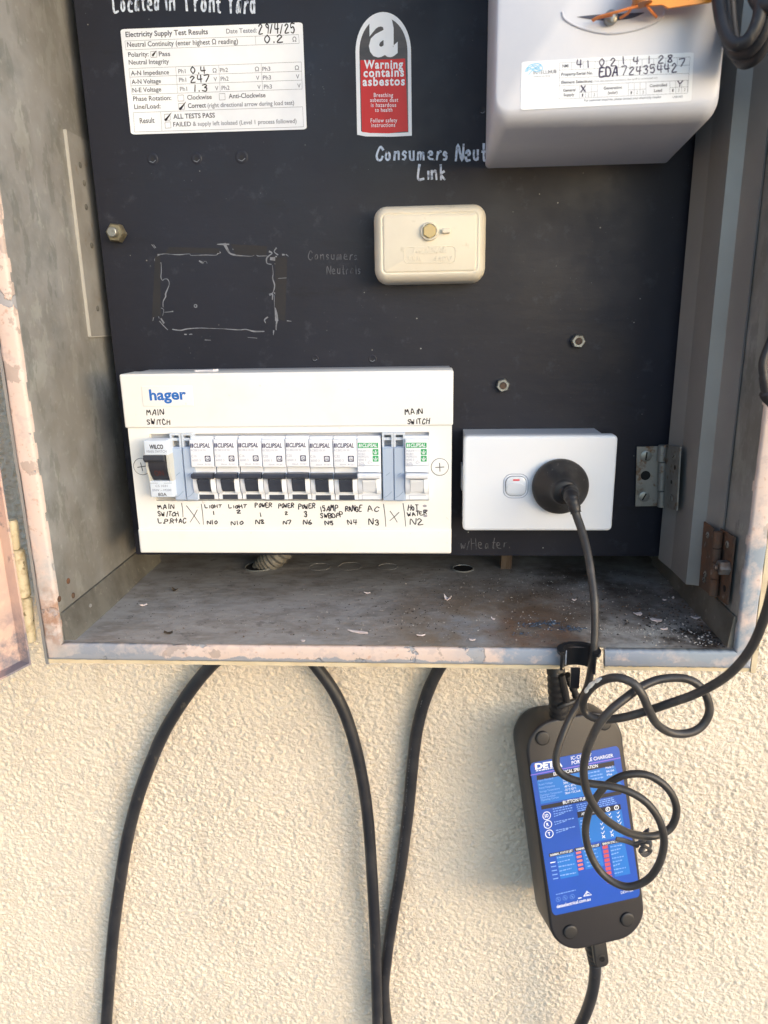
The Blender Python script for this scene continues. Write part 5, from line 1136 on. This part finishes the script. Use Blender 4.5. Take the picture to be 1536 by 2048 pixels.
# grit and metal filings
def grit(name, label, mats, spots, seed):
    r = random.Random(seed); F = Frame((-27, 540, ZF), (1, 0, 0), (0, 1, 0)); b = MB()
    for (x, y, sx, sy, n, s0, s1, mi) in spots:
        c = atZ(x, y, ZF)
        for _ in range(n):
            u, v = c[0] + r.gauss(0, sx) - F.o[0], c[1] + r.gauss(0, sy) - F.o[1]
            if not (-234 < u < 232 and -72 < v < 90): continue
            s_ = s0 * (s1 / s0) ** r.random(); a = r.uniform(0, 6.3); e = r.uniform(.3, 1); h = s_ * r.uniform(.2, .7)
            V = [(u + s_ * math.cos(a + k * 1.57) * (1 if k % 2 else e), v + s_ * math.sin(a + k * 1.57) * (1 if k % 2 else e), .2) for k in range(4)] + [(u + r.uniform(-.3, .3) * s_, v + r.uniform(-.3, .3) * s_, .3 + h)]
            b.add(V, [(0, 1, 4), (1, 2, 4), (2, 3, 4), (3, 0, 4)], mi)
    tag(b.build(name, mats, frame=F, crease=5), label, 'grit', kind='stuff')
mat_gd = M('dark_grit', (40, 36, 34), .9); mat_gl = M('pale_grit', (186, 182, 178), .8); mat_gb = M('blue_steel_filings', (84, 96, 112), .4, .6); mat_gn = M('brown_grit', (104, 78, 56), .9)
grit('floor_grit', 'dark and pale grit scattered over the box floor', [mat_gd, mat_gl, mat_gb, mat_gn],
     [(500, 1200, 90, 45, 120, .25, .8, 0), (900, 1230, 60, 30, 360, .25, .9, 0), (1100, 1170, 80, 30, 420, .25, .9, 0), (1150, 1170, 70, 30, 260, .2, .7, 1), (1250, 1180, 50, 30, 200, .25, .8, 3), (350, 1220, 60, 30, 120, .2, .6, 0), (450, 1240, 80, 30, 140, .15, .45, 1), (900, 1230, 70, 30, 130, .2, .7, 1), (1200, 1200, 70, 45, 320, .25, .9, 0), (1200, 1210, 70, 40, 260, .2, .8, 1), (1370, 1260, 22, 18, 330, .3, 1.5, 0), (1370, 1260, 24, 18, 150, .3, 1.2, 1), (1350, 1230, 30, 22, 160, .3, 1.4, 3), (1440, 1290, 9, 6, 120, .4, 1.8, 0), (1430, 1280, 12, 7, 60, .4, 1.6, 1), (1410, 1240, 5, 25, 120, .4, 1.4, 3),
      (1068, 1250, 5, 2.2, 60, .4, 1.5, 2), (1100, 1246, 5, 2.5, 70, .4, 1.6, 2), (1140, 1258, 7, 2.0, 90, .4, 1.5, 2), (1045, 1268, 5, 1.5, 30, .3, 1.0, 2), (1290, 1262, 30, 5, 140, .2, .7, 1), (700, 1240, 80, 30, 90, .2, .7, 1), (620, 1265, 40, 6, 40, .3, 1.2, 3)], 3)
for o in (TMPO,): bpy.data.objects.remove(o)
